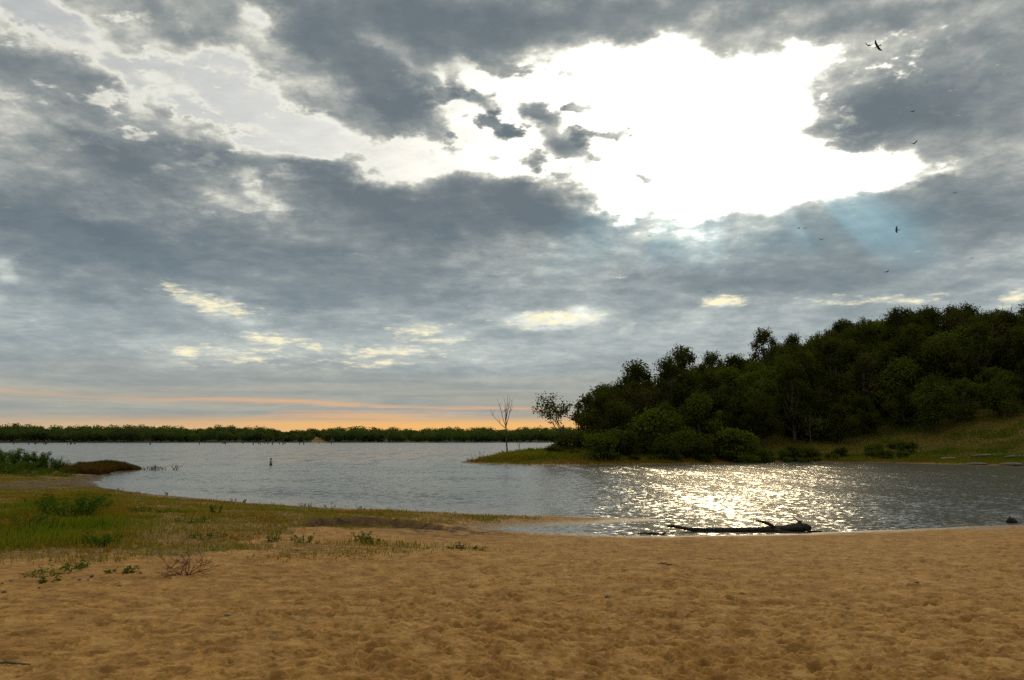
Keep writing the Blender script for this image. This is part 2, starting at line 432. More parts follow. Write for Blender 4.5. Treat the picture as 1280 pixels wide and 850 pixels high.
class MB:
    def __init__(s): s.v = []; s.f = []; s.n = 0
    def add(s, v, f):
        s.v.append(np.asarray(v, float)); s.f += [tuple(i + s.n for i in q) for q in f]; s.n += len(v)
    def tube(s, pts, rad, seg=8, rough=0.0, caps=True):
        pts = [Vector(p) for p in pts]; n = len(pts); vs = []; ref = None
        for i, p in enumerate(pts):
            t = (pts[min(i + 1, n - 1)] - pts[max(i - 1, 0)]).normalized()
            if ref is None: ref = Vector((0, 0, 1)) if abs(t.z) < 0.9 else Vector((1, 0, 0))
            u = t.cross(ref).normalized(); ref = u.cross(t).normalized()
            for k in range(seg):
                a = 2 * math.pi * k / seg
                r = rad[i] * (1 + rough * (mnoise.noise(Vector((math.cos(a) * 1.3 + i * 0.37, math.sin(a) * 1.3, i * 0.61 + s.n))) ))
                vs.append(p + (u * math.cos(a) + ref * math.sin(a)) * r)
        f = []
        for i in range(n - 1):
            for k in range(seg):
                a = i * seg + k; b = i * seg + (k + 1) % seg
                f.append((a, b, b + seg, a + seg))
        if caps:
            f.append(tuple(range(seg - 1, -1, -1))); f.append(tuple((n - 1) * seg + k for k in range(seg)))
        s.add([tuple(v) for v in vs], f)
    def build(s, name, mat, parent=None, smooth=True):
        return mesh_from(name, np.concatenate(s.v), s.f, mat, smooth, parent)

# ------------------------------------------------------------------ materials
def material(name):
    m = bpy.data.materials.new(name); m.use_nodes = True
    m.node_tree.nodes.clear()
    t = NT(m.node_tree)
    out = t.new('ShaderNodeOutputMaterial')
    return m, t, out

def leaf_mat(name, stops, trans=0.35, rough=0.6, attr="tone"):
    m, t, out = material(name)
    a = t.new('ShaderNodeAttribute'); a.attribute_name = attr
    oi = t.new('ShaderNodeObjectInfo')
    f = t.m('ADD', t.m('MULTIPLY', a.outputs['Fac'], 0.7), t.m('MULTIPLY', oi.outputs['Random'], 0.3))
    c = t.ramp(f, stops)
    p = t.new('ShaderNodeBsdfDiffuse'); t.put(p.inputs[0], c)
    tr = t.new('ShaderNodeBsdfTranslucent'); t.put(tr.inputs[0], t.mix(1.0, c, (1.0, 1.25, 0.45), 'MULTIPLY'))
    mx = t.new('ShaderNodeMixShader'); mx.inputs[0].default_value = trans
    t.put(mx.inputs[1], p.outputs[0]); t.put(mx.inputs[2], tr.outputs[0]); t.put(out.inputs[0], mx.outputs[0])
    return m

def bark_mat(name, c1, c2, scale=6.0):
    m, t, out = material(name)
    g = t.new('ShaderNodeTexCoord').outputs['Object']
    n = t.noise(t.vm('MULTIPLY', g, (1, 1, 0.25)), scale * 3, 5, 0.65)
    p = t.new('ShaderNodeBsdfPrincipled'); t.put(p.inputs['Base Color'], t.mix(t.smooth(n, 0.3, 0.7), c1, c2)); p.inputs['Roughness'].default_value = 0.9
    b = t.new('ShaderNodeBump'); b.inputs['Strength'].default_value = 0.6; b.inputs['Distance'].default_value = 0.03
    t.put(b.inputs['Height'], n); t.put(p.inputs['Normal'], b.outputs[0]); t.put(out.inputs[0], p.outputs[0])
    return m

M = {}
M['leaf_dark'] = leaf_mat('leaf_dark', [(0.0, (0.0298, 0.0316, 0.0065)), (0.5, (0.0556, 0.0587, 0.0108)), (1.0, (0.0782, 0.0768, 0.0119))], 0.35)
M['leaf_mid'] = leaf_mat('leaf_mid', [(0.0, (0.0476, 0.0608, 0.0090)), (0.5, (0.0869, 0.1082, 0.0153)), (1.0, (0.0981, 0.1100, 0.0153))], 0.4)
M['leaf_light'] = leaf_mat('leaf_light', [(0.0, (0.0597, 0.0743, 0.0107)), (0.5, (0.1014, 0.1188, 0.0179)), (1.0, (0.0994, 0.1088, 0.0168))], 0.45)
M['leaf_brown'] = leaf_mat('leaf_brown', [(0.0, (0.035, 0.028, 0.010)), (0.5, (0.06, 0.05, 0.015)), (1.0, (0.09, 0.075, 0.02))], 0.25)
M['grass'] = leaf_mat('grass', [(0.0, (0.0780, 0.1380, 0.0100)), (0.3, (0.1500, 0.1680, 0.0160)), (0.6, (0.2220, 0.1560, 0.0240)), (1.0, (0.2640, 0.1260, 0.0240))], 0.45)
M['weed'] = leaf_mat('weed', [(0.0, (0.035, 0.07, 0.010)), (0.5, (0.065, 0.11, 0.016)), (1.0, (0.13, 0.16, 0.028))], 0.4)
M['reed'] = leaf_mat('reed', [(0.0, (0.06, 0.055, 0.012)), (0.5, (0.10, 0.060, 0.018)), (1.0, (0.13, 0.060, 0.020))], 0.35)
M['far_leaf'] = leaf_mat('far_leaf', [(0.0, (0.0261, 0.0374, 0.0187)), (0.4, (0.0594, 0.0792, 0.0250)), (1.0, (0.1425, 0.1496, 0.0375))], 0.45)  # slight blue mixed into the leaf colour stands in for distance haze
M['bark'] = bark_mat('bark', (0.04, 0.03, 0.02), (0.10, 0.075, 0.05))
M['dead_wood'] = bark_mat('dead_wood', (0.07, 0.05, 0.035), (0.17, 0.13, 0.09))
M['wet_wood'] = bark_mat('wet_wood', (0.008, 0.006, 0.004), (0.040, 0.028, 0.018), 3.0)
M['pale_wood'] = bark_mat('pale_wood', (0.13, 0.105, 0.07), (0.24, 0.20, 0.145), 3.0)
M['twig'] = bark_mat('twig', (0.10, 0.035, 0.015), (0.22, 0.09, 0.04))

def plain(name, col, rough=0.8):
    m, t, out = material(name)
    n = t.noise(t.new('ShaderNodeTexCoord').outputs['Object'], 9, 4, 0.6)
    p = t.new('ShaderNodeBsdfPrincipled')
    t.put(p.inputs['Base Color'], t.mix(t.smooth(n, 0.3, 0.7), tuple(c * 0.7 for c in col), tuple(min(1, c * 1.2) for c in col)))
    p.inputs['Roughness'].default_value = rough; t.put(out.inputs[0], p.outputs[0])
    return m
M['feather'] = plain('feather', (0.025, 0.022, 0.02), 0.7)
M['white_paint'] = plain('white_paint', (0.6, 0.58, 0.52), 0.5)
M['dark_paint'] = plain('dark_paint', (0.03, 0.028, 0.025), 0.5)
M['stone'] = plain('stone', (0.17, 0.14, 0.10), 0.9)
M['dark_stone'] = plain('dark_stone', (0.05, 0.042, 0.035), 0.7)
M['dry_seed'] = plain('dry_seed', (0.10, 0.08, 0.045), 0.9)

# ground: sand, damp margin, thin turf, forest floor
m, t, out = material('ground')
def attr(t, n):
    a = t.new('ShaderNodeAttribute'); a.attribute_name = n
    return a.outputs['Fac']
gp = t.new('ShaderNodeNewGeometry').outputs['Position']
n1 = t.noise(gp, 0.45, 5, 0.6); n2 = t.noise(gp, 7.0, 6, 0.7); n3 = t.noise(gp, 120.0, 3, 0.7); n4 = t.noise(gp, 2.2, 4, 0.6)
sand = t.mix(t.smooth(n1, 0.3, 0.7), (0.335, 0.163, 0.029), (0.435, 0.227, 0.054))
sand = t.mix(t.m('MULTIPLY', t.smooth(n2, 0.48, 0.66), 0.72), sand, (0.20, 0.092, 0.026))
sand = t.mix(t.m('MULTIPLY', t.smooth(n4, 0.48, 0.70), 0.45), sand, (0.25, 0.125, 0.035))
n5 = t.noise(gp, 24.0, 4, 0.7)
sand = t.mix(t.m('MULTIPLY', t.smooth(n5, 0.50, 0.66), 0.60), sand, (0.15, 0.068, 0.014))
sand = t.mix(t.m('MULTIPLY', t.smooth(n5, 0.46, 0.34), 0.35), sand, (0.50, 0.30, 0.09))
sand = t.mix(t.m('MULTIPLY', t.smooth(n3, 0.35, 0.7), 0.5), sand, (0.22, 0.12, 0.04))
n6 = t.noise(gp, 3.6, 6, 0.78)
sand = t.mix(t.m('MULTIPLY', t.smooth(n6, 0.50, 0.585), 0.62), sand, (0.165, 0.078, 0.018))
sand = t.mix(t.m('MULTIPLY', t.smooth(n6, 0.47, 0.40), 0.40), sand, (0.55, 0.335, 0.115))
sand = t.mix(t.m('MULTIPLY', t.smooth(n3, 0.66, 0.74), 0.6), sand, (0.50, 0.37, 0.20))
turf = t.mix(t.smooth(n4, 0.36, 0.62), (0.100, 0.080, 0.010), (0.165, 0.092, 0.018))
turf = t.mix(t.smooth(n2, 0.45, 0.7), turf, (0.17, 0.088, 0.022))
turf = t.mix(t.m('MULTIPLY', t.smooth(n1, 0.5, 0.7), 0.6), turf, (0.06, 0.08, 0.012))
turf = t.mix(t.m('MULTIPLY', t.smooth(n2, 0.52, 0.40), 0.6), turf, sand)
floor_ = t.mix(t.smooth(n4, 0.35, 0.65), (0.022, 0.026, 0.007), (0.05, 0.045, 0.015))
bare = t.mix(t.smooth(n4, 0.4, 0.6), (0.060, 0.042, 0.020), (0.15, 0.095, 0.042))
gm = t.smooth(t.m('ADD', attr(t, 'turf'), t.m('ADD', t.m('MULTIPLY', t.m('SUBTRACT', n4, 0.5), 2.2), t.m('MULTIPLY', t.m('SUBTRACT', n2, 0.5), 2.2))), 0.42, 0.72)
col = t.mix(gm, sand, turf)
col = t.mix(attr(t, 'bare'), col, bare)
col = t.mix(attr(t, 'mud'), col, t.mix(t.smooth(n2, 0.4, 0.65), (0.045, 0.026, 0.014), (0.13, 0.07, 0.03)))
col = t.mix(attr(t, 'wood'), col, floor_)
wet = attr(t, 'wet')
col = t.mix(wet, col, t.mix(1.0, col, (0.36, 0.36, 0.38), 'MULTIPLY'))
p = t.new('ShaderNodeBsdfPrincipled'); t.put(p.inputs['Base Color'], col)
t.put(p.inputs['Roughness'], t.smooth(wet, 0, 1, 0.95, 0.5, 'LINEAR'))
p.inputs['Specular IOR Level'].default_value = 0.2
b = t.new('ShaderNodeBump'); b.inputs['Strength'].default_value = 0.7; b.inputs['Distance'].default_value = 0.02
t.put(b.inputs['Height'], t.m('ADD', t.m('ADD', t.m('MULTIPLY', n2, 1.0), t.m('MULTIPLY', n5, 0.7)), t.m('MULTIPLY', n3, 0.2))); t.put(p.inputs['Normal'], b.outputs[0])
t.put(out.inputs[0], p.outputs[0]); M['ground'] = m

# water: dark, glossy, with a wind chop given to its normals at several wavelengths
m, t, out = material('water')
gp = t.new('ShaderNodeNewGeometry').outputs['Position']
def chop(sx, sy, detail, off):
    nn = t.noise(t.vm('ADD', t.vm('MULTIPLY', gp, (sx, sy, 1.0)), (off, off * 1.7, 0)), 1.0, detail, 0.6, color=True)
    return t.vm('SUBTRACT', nn, (0.5, 0.5, 0.5))
dist = t.vm('LENGTH', gp)
c1 = t.vm('SCALE', chop(1.1, 0.9, 3.0, 3.0), scale=t.smooth(dist, 80, 104, 0.15, 1.3))
c2 = t.vm('SCALE', chop(5.0, 6.0, 4.0, 11.0), scale=1.0)
c3 = t.vm('SCALE', chop(0.9, 0.12, 4.0, 23.0), scale=t.smooth(dist, 40, 104, 0.25, 1.2))
gust = t.smooth(t.noise(t.vm('MULTIPLY', gp, (0.02, 0.05, 1)), 1.0, 4, 0.6), 0.35, 0.65, 0.75, 1.2)
sl_ = t.vm('SCALE', t.vm('ADD', t.vm('ADD', c1, c2), c3), scale=t.m('MULTIPLY', gust, 0.85))
sx_, sy_, _ = t.sep(sl_)
nv = t.vm('NORMALIZE', t.xyz(t.m('MULTIPLY', sx_, 0.8), sy_, 1.0))
p = t.new('ShaderNodeBsdfPrincipled')
p.inputs['Base Color'].default_value = (0.115, 0.115, 0.092, 1)
p.inputs['Roughness'].default_value = 0.15
p.inputs['IOR'].default_value = 1.333
t.put(p.inputs['Normal'], nv); t.put(out.inputs[0], p.outputs[0]); M['water'] = m

# ------------------------------------------------------------------ ground sheet
az_f = np.linspace(-math.radians(39), math.radians(39), 760)
az_c = np.linspace(math.radians(39), 2 * math.pi - math.radians(39), 70)[1:-1]
AZS = np.concatenate([az_f, az_c])
rs = [0.4, 0.8, 1.2, 1.7, 2.2, 2.8, 3.4, 4.0, 4.4]
r_ = 4.6
while r_ < 5200:
    rs.append(r_)
    k = r_ * r_ * 0.00042 if r_ < 26 else max(0.26, r_ * 0.0085) if r_ < 220 else r_ * 0.03
    r_ += k
RS = np.array(rs)
nr, na = len(RS), len(AZS)
RR, AA = np.meshgrid(RS, AZS, indexing='ij')
GX, GY = RR * np.sin(AA), RR * np.cos(AA)
GZ = height(GX.ravel(), GY.ravel()).reshape(nr, na)
s_near = signed_dist(GX.ravel(), GY.ravel(), NEAR).reshape(nr, na)
s_far = signed_dist(GX.ravel(), GY.ravel(), FAR).reshape(nr, na)
def turf_mask(x, y):
    sd1 = signed_dist(x, y, GRASS1); sd2 = signed_dist(x, y, GRASS2)
    n = fbm(x, y, 0.45, 4) * 1.5
    a = sstep(sd1 + n, -0.8, 0.9)
    b2 = sstep(sd2 + n * 0.8, -0.5, 0.9) * 0.62
    sf = signed_dist(x, y, FAR)
    c = np.maximum(sstep(sf + n * 0.6, 0.3, 2.2), 0) * (1 - 0.7 * sstep(x, 38, 50) * (1 - sstep(sf + n, 3, 7)))
    r = np.hypot(x, y)
    pxf = 640 + np.tan(np.clip(np.arctan2(x, y), -1.2, 1.2)) * F
    d = (r > 780) * (1 - 0.22 * ((pxf > 388) & (pxf < 414)))
    return np.maximum(np.maximum(a, b2), np.maximum(c, d)) * (1 - sstep(signed_dist(x, y, BARE) + n * 0.5, -0.6, 0.6) * 0.8)
TURF = turf_mask(GX.ravel(), GY.ravel()).reshape(nr, na)
BAREM = sstep(signed_dist(GX.ravel(), GY.ravel(), BARE) + fbm(GX.ravel(), GY.ravel(), 0.3, 3), -0.8, 1.0).reshape(nr, na)
# bare dirt face of the little ledge and the churned mud east of it
yc = np.interp(GX, LEDGE[:, 0], LEDGE[:, 1]); dyl = GY - yc + 0.35 * fbm(GX.ravel(), GY.ravel(), 0.8, 3).reshape(nr, na)
LED = sstep(dyl, -0.34, -0.14) * (1 - sstep(dyl, 0.03, 0.1)) * sstep(GX, LEDGE[0, 0], LEDGE[0, 0] + 0.6) * (1 - sstep(GX, LEDGE[-1, 0] - 1.5, LEDGE[-1, 0]))
mx0, my0 = at(565, 662, .15)
MUD = np.exp(-((GX - mx0) / 1.3) ** 2 - ((GY - my0) / 1.5) ** 2)
MUDM = np.maximum(LED, np.minimum(1, MUD * 1.5) * sstep(fbm(GX.ravel(), GY.ravel(), 2.0, 3).reshape(nr, na), -0.1, 0.15))
GZ += MUD * 0.09 * np.maximum(0, fbm(GX.ravel(), GY.ravel(), 1.6, 3).reshape(nr, na) + 0.1)
PXG = 640 + np.tan(np.clip(AA, -1.2, 1.2)) * F
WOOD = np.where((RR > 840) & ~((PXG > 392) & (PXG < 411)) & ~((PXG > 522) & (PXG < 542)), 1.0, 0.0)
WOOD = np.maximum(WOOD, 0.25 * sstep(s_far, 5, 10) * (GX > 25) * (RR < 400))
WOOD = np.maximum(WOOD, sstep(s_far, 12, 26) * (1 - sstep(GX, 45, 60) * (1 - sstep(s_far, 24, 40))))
hw = GZ
WET = np.where(s_near > -3, 1 - sstep(hw + 0.02 * fbm(GX.ravel(), GY.ravel(), 0.7, 2).reshape(nr, na), 0.01, 0.085), 0)
WET = np.maximum(WET, np.where(s_far > -3, 1 - sstep(hw, 0.01, 0.10), 0)) * (RR < 400)

# footprints and scuffs in the dry sand
def dent(cx, cy, a, bb, rot, depth, rim):
    rad = 2.2 * max(a, bb); r0 = math.hypot(cx, cy); th0 = math.atan2(cx, cy)
    i0, i1 = np.searchsorted(RS, [r0 - rad, r0 + rad]); j0, j1 = np.searchsorted(az_f, [th0 - rad / r0, th0 + rad / r0])
    if i1 <= i0 or j1 <= j0: return
    dx = GX[i0:i1, j0:j1] - cx; dy = GY[i0:i1, j0:j1] - cy
    c, s = math.cos(rot), math.sin(rot)
    q = ((dx * c + dy * s) / a) ** 2 + ((-dx * s + dy * c) / bb) ** 2
    GZ[i0:i1, j0:j1] += (1 - TURF[i0:i1, j0:j1]) * (-depth * np.exp(-q ** 1.5 * 0.9) + rim * np.exp(-((np.sqrt(q) - 1.35) / 0.35) ** 2))
for i in range(9000):
    rr = 4.8 + 15.5 * rng.random() ** 1.25; aa = math.radians(rng.uniform(-36, 36))
    cx, cy = rr * math.sin(aa), rr * math.cos(aa)
    dens_ = 0.35 + 0.65 * float(sstep(cx + 1.2 * perlin(np.array([cx * .3]), np.array([cy * .3]))[0] * 3, -3.5, 0.5))
    if rng.random() > dens_: continue
    k = rng.uniform(0.5, 1.0)
    dent(cx, cy, 0.105 * k * rng.uniform(.8, 1.4), 0.05 * k, rng.uniform(0, math.pi), rng.uniform(0.012, 0.042) * k, rng.uniform(0.004, 0.016) * k)
# two dragged grooves and the trodden line running to the water
for pts_, wd, dp in ([[(10, 801), (120, 799), (220, 796), (300, 794)], 0.035, 0.018], [[(900, 748), (1000, 747), (1060, 745), (1130, 743)], 0.06, 0.025], [[(600, 700), (604, 690), (612, 720), (608, 760)], 0.12, 0.02], [[(380, 742), (500, 752), (600, 752)], 0.05, 0.015]):
    P_ = [at(a_, b_, 0.55) for a_, b_ in pts_]
    for (x0, y0), (x1, y1) in zip(P_[:-1], P_[1:]):
        n_ = max(2, int(math.hypot(x1 - x0, y1 - y0) / (wd * 0.8)))
        for q in range(n_):
            f = q / n_
            dent(x0 + (x1 - x0) * f + rng.normal(0, wd * .15), y0 + (y1 - y0) * f + rng.normal(0, wd * .3), wd, wd, 0, dp * 0.5, dp * 0.1)
drysand = (1 - TURF) * sstep(s_near, 0.4, 2.0) * (RR < 40)
GZ += drysand * (0.012 * fbm(GX.ravel(), GY.ravel(), 5.5, 4, 0.65) + 0.005 * fbm(GX.ravel(), GY.ravel(), 16.0, 2, 0.6)).reshape(nr, na)

ii = np.arange(nr - 1)[:, None]; jj = np.arange(na)[None, :]
aq = ii * na + jj; bq = ii * na + (jj + 1) % na
quads = np.stack([aq, aq + na, bq + na, bq], -1).reshape(-1, 4)
V = np.stack([GX, GY, GZ], -1).reshape(-1, 3)
V = np.vstack([V, [[0, 0, float(GZ[0].mean())]]])
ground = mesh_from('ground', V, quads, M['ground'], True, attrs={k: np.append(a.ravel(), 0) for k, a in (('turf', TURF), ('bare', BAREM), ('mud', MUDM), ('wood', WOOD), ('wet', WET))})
tag(ground, kind='structure')

# ------------------------------------------------------------------ lake
rs = []; r_ = 12.0
while r_ < 5000:
    rs.append(r_); r_ += max(0.05, r_ * 0.0020) if r_ < 105 else r_ * 0.03
WR = np.array(rs)
WA = np.concatenate([np.linspace(-math.radians(36), math.radians(36), 800), np.linspace(math.radians(36), 2 * math.pi - math.radians(36), 60)[1:-1]])
R2, A2 = np.meshgrid(WR, WA, indexing='ij')
WX, WY = R2 * np.sin(A2), R2 * np.cos(A2)
fade = (1 - sstep(R2, 80, 104)) * (np.abs(A2) < math.radians(36))
shal = sstep(-signed_dist(WX.ravel(), WY.ravel(), NEAR).reshape(R2.shape), 0.1, 3.5) * 0.85 + 0.15
wx_, wy_ = WX.ravel(), WY.ravel()
wx_, wy_ = wx_ * .97 - wy_ * .26, wx_ * .26 + wy_ * .97
grp_ = 0.75 + 0.5 * perlin(wx_ * .12, wy_ * .2)
wz = (0.030 * perlin(wx_ * .8 + 3, wy_ * 1.5) + 0.020 * perlin(wx_ * 1.7 + 9, wy_ * 3.0 + 4) + 0.010 * (0.5 - 2 * np.abs(perlin(wx_ * 2.6 + 1, wy_ * 4.6 + 8)))) * grp_
wz = wz.reshape(R2.shape) * fade * shal * 1.5
nr2, na2 = R2.shape
ii = np.arange(nr2 - 1)[:, None]; jj = np.arange(na2)[None, :]
aq = ii * na2 + jj; bq = ii * na2 + (jj + 1) % na2
water = mesh_from('lake_water', np.stack([WX, WY, wz], -1).reshape(-1, 3), np.stack([aq, aq + na2, bq + na2, bq], -1).reshape(-1, 4), M['water'], True)
tag(water, kind='structure')

# ------------------------------------------------------------------ foliage builders
def leaf_cards(centres, normals, size, asp=0.55):
    """one small bent leaf-spray (four corners) per centre"""
    n = len(centres)
    nrm = normals / (np.linalg.norm(normals, axis=1, keepdims=True) + 1e-9)
    a = rng.normal(size=(n, 3)); u = np.cross(nrm, a); u /= np.linalg.norm(u, axis=1, keepdims=True) + 1e-9
    v = np.cross(nrm, u)
    sz = (size * rng.uniform(0.6, 1.35, n))[:, None]
    c = centres
    q = np.stack([c - u * sz, c - v * sz * asp + nrm * sz * 0.15, c + u * sz, c + v * sz * asp - nrm * sz * 0.1], 1)
    return q.reshape(-1, 3), np.arange(n * 4).reshape(n, 4)

def crown_points(clumps, count, shell=0.55):
    """points through a set of ellipsoid clumps (x,y,z,rx,rz), denser near the outside"""
    cl = np.array(clumps); wgt = cl[:, 3] ** 2 * cl[:, 4]; wgt /= wgt.sum()
    k = rng.choice(len(cl), count, p=wgt)
    d = rng.normal(size=(count, 3)); d /= np.linalg.norm(d, axis=1, keepdims=True)
    rad = rng.random(count) ** shell
    lump = 1 + 0.22 * np.sin(d[:, 0] * 5 + k) * np.cos(d[:, 1] * 6 + k * 2) + 0.15 * rng.normal(size=count)
    off = d * (rad * lump)[:, None] * np.stack([cl[k, 3], cl[k, 3], cl[k, 4]], 1)
    return cl[k, :3] + off, d, k

def tree_proto(name, h, cw, base, nclump, nleaf, size, mat, lean=0.0, bark='bark', nbranch=None):
    """a broadleaf tree about h tall: tapered trunk with limbs reaching into the clumps, and a crown of leaf sprays"""
    root = empty(name, (0, 0, 0))
    clumps = []
    for i in range(nclump):
        f = (i + 0.5) / nclump
        z = h * (base + (0.93 - base) * f)
        prof = math.sin(math.pi * min(1, (0.22 + 0.78 * f)) ** 1.15) ** 0.7
        a = i * 2.4 + rng.uniform(-0.5, 0.5); rr = cw * 0.5 * prof * rng.uniform(0.3, 1.0)
        r = cw * rng.uniform(0.12, 0.28)
        clumps.append((rr * math.cos(a) + lean * z, rr * math.sin(a), min(z, h - r * 0.7), r, r * rng.uniform(0.65, 0.9)))
    tb = MB()
    top = h * 0.72
    sp = [(lean * z + 0.12 * math.sin(z * 0.9), 0.10 * math.cos(z * 1.1), z) for z in np.linspace(-0.5, top, 8)]
    r0 = 0.028 * h
    tb.tube(sp, [r0 * (1 - 0.75 * i / 7) for i in range(8)], 8, 0.2)
    for c in clumps[::1]:
        z0 = max(h * base * 0.6, c[2] - 0.25 * h - rng.uniform(0, 0.1) * h); z0 = min(z0, top * 0.95)
        s = Vector((lean * z0, 0, z0)); e = Vector(c[:3])
        mid = s.lerp(e, 0.5) + Vector((0, 0, -0.04 * h))
        rb = r0 * 0.36
        tb.tube([s, mid, e, e + (e - mid) * 0.5], [rb, rb * 0.7, rb * 0.4, rb * 0.12], 5, 0.1)
    tb.build('trunk', M[bark], root)
    c, d, k = crown_points(clumps, nleaf)
    tone = np.clip(0.5 + 0.20 * rng.normal(size=nclump)[k] + 0.12 * rng.normal(size=nleaf), 0, 1)
    v, f = leaf_cards(c, d + rng.normal(size=d.shape) * 0.7 + np.array([0, 0, 0.4]), size)
    mesh_from('crown', v, f, M[mat], False, root, {'tone': np.repeat(tone, 4)})
    return root

def bush_proto(name, h, wd, nclump, nleaf, size, mat):
    root = empty(name, (0, 0, 0))
    clumps = []
    for i in range(nclump):
        a = rng.uniform(0, 2 * math.pi); rr = wd * 0.5 * math.sqrt(rng.random()) * 0.75
        r = wd * rng.uniform(0.16, 0.28)
        zt = h * (0.35 + 0.5 * (1 - (rr / (wd * 0.5)) ** 2) * rng.uniform(0.6, 1))
        clumps.append((rr * math.cos(a), rr * math.sin(a), min(zt, h - r * 0.6), r, r * 0.85))
    for i in range(3):
        a = rng.uniform(0, 6.28); clumps.append((wd * .25 * math.cos(a), wd * .25 * math.sin(a), h * .22, wd * .25, h * .24))
    tb = MB()
    for c in clumps:
        tb.tube([(0.05 * c[0], 0.05 * c[1], -0.3), (c[0] * .5, c[1] * .5, c[2] * .55), (c[0], c[1], c[2])], [0.035 * h / 2, 0.025 * h / 2, 0.008], 5)
    tb.build('stems', M['bark'], root)
    c, d, k = crown_points(clumps, nleaf)
    c[:, 2] = np.abs(c[:, 2] + 0.05)
    tone = np.clip(0.5 + 0.18 * rng.normal(size=len(clumps))[k] + 0.13 * rng.normal(size=nleaf), 0, 1)
    v, f = leaf_cards(c, d + rng.normal(size=d.shape) * 0.7 + np.array([0, 0, 0.4]), size)
    mesh_from('foliage', v, f, M[mat], False, root, {'tone': np.repeat(tone, 4)})
    return root

# ------------------------------------------------------------------ the wooded hillside across the cove
KINDS = {
    'dark': ('oak_tree', 'dark olive rounded tree in the dense wood on the hillside across the cove', 'dark rounded trees of the hillside wood'),
    'tall': ('oak_tree', 'tall dusky green tree in the dense wood on the hillside across the cove', 'tall dusky trees of the hillside wood'),
    'mid': ('broadleaf_tree', 'mid green leafy tree among darker trees on the hillside across the cove', 'mid green trees of the hillside wood'),
    'light': ('broadleaf_tree', 'brighter yellow green tree standing out in the dark hillside wood', 'bright green trees of the hillside wood'),
    'brown': ('oak_tree', 'brownish half bare tree among green trees on the wooded hillside', 'brownish trees of the hillside wood'),
}
specs = {'dark': [(10, 8.0, .25, 16, 7800, .165, 'leaf_dark'), (9, 7.4, .16, 15, 7400, .165, 'leaf_dark')],
         'tall': [(12, 6.6, .22, 16, 7800, .165, 'leaf_dark')],
         'mid': [(9.5, 7.2, .2, 15, 7200, .165, 'leaf_mid'), (8.0, 6.4, .12, 14, 6800, .16, 'leaf_mid')],
         'light': [(8.5, 6.4, .15, 14, 6600, .16, 'leaf_light')],
         'brown': [(9.0, 6.5, .25, 11, 2200, .18, 'leaf_brown')]}
protos = {}
for kd, lst in specs.items():
    protos[kd] = [[tree_proto(KINDS[kd][0], *sp_), False] for sp_ in lst]

def plant_tree(kd, x, y, k, label=None, group='', sink=0.1):
    rec = random.choice(protos[kd]); lab, grp = KINDS[kd][1:]
    lab = label or lab; grp = grp if label else grp
    z = H(x, y) - sink
    sc = (k * random.uniform(.9, 1.1), k * random.uniform(.9, 1.1), k * random.uniform(.92, 1.08))
    if not rec[1]:
        o = rec[0]; rec[1] = True
        o.location = (x, y, z); o.rotation_euler = (0, 0, random.uniform(0, 6.28)); o.scale = sc
        tag(o, lab, 'tree', grp or None)
        return o
    return copy_tree(rec[0], (x, y, z), random.uniform(0, 6.28), sc, lab, grp)

spots = []
tries = 0
cand = np.stack([rng.uniform(6, 112, 9000), rng.uniform(88, 178, 9000)], 1)
cs = signed_dist(cand[:, 0], cand[:, 1], FAR)
for (x, y), s in zip(cand, cs):
    edge = np.interp(x, [6, 14, 24, 34, 44, 54, 64, 110], [9, 9, 10, 12, 16, 20, 26, 30])
    if s < edge or s > 64 or abs(x / y) > 0.73: continue
    if x < 15 and s > 24: continue
    if 640 + x / y * F < 742: continue
    gap = 3.7 if s < edge + 14 else 3.9
    if all((x - a) ** 2 + (y - b_) ** 2 > gap * gap for a, b_, _ in spots): spots.append((x, y, s - edge))
for x, y, e in spots:
    q = random.random()
    kd = 'dark' if q < .40 else 'tall' if q < .55 else 'mid' if q < .80 else 'light' if q < .93 else 'brown'
    k = random.uniform(.78, 1.05) if e < 14 else random.uniform(.84, .94)
    if x < 16: k *= np.interp(x, [6, 14], [.68, 1.0])
    if e < 4: k *= random.uniform(.6, .9)
    plant_tree(kd, x, y, k)
print('hillside trees', len(spots))
for px, Y, k, kd in ((752, 112, .95, 'tall'), (775, 114, 1.05, 'dark'), (800, 118, 1.1, 'mid'), (845, 122, 1.05, 'dark'), (890, 126, 1.0, 'tall'), (830, 112, .9, 'light'), (765, 120, 1.0, 'dark'), (790, 126, 1.05, 'tall'), (815, 128, 1.1, 'dark')):
    plant_tree(kd, (px - 640) / F * Y, Y, k * .88)
for px in range(752, 1130, 13):
    Y = float(np.interp(px, [750, 850, 1000, 1130], [113, 124, 138, 146])) + random.uniform(-3, 3)
    plant_tree(random.choice(['dark', 'mid', 'mid', 'dark', 'light']), (px - 640) / F * Y, Y, random.uniform(.84, .98) * float(np.interp(px, [750, 800], [.85, 1.0])))
# the group that stands above the skyline near the hill top
tx = 0.575 * 158
plant_tree('mid', tx, 152, 1.12, 'loose topped tree rising highest above the skyline of the wooded hill', '')

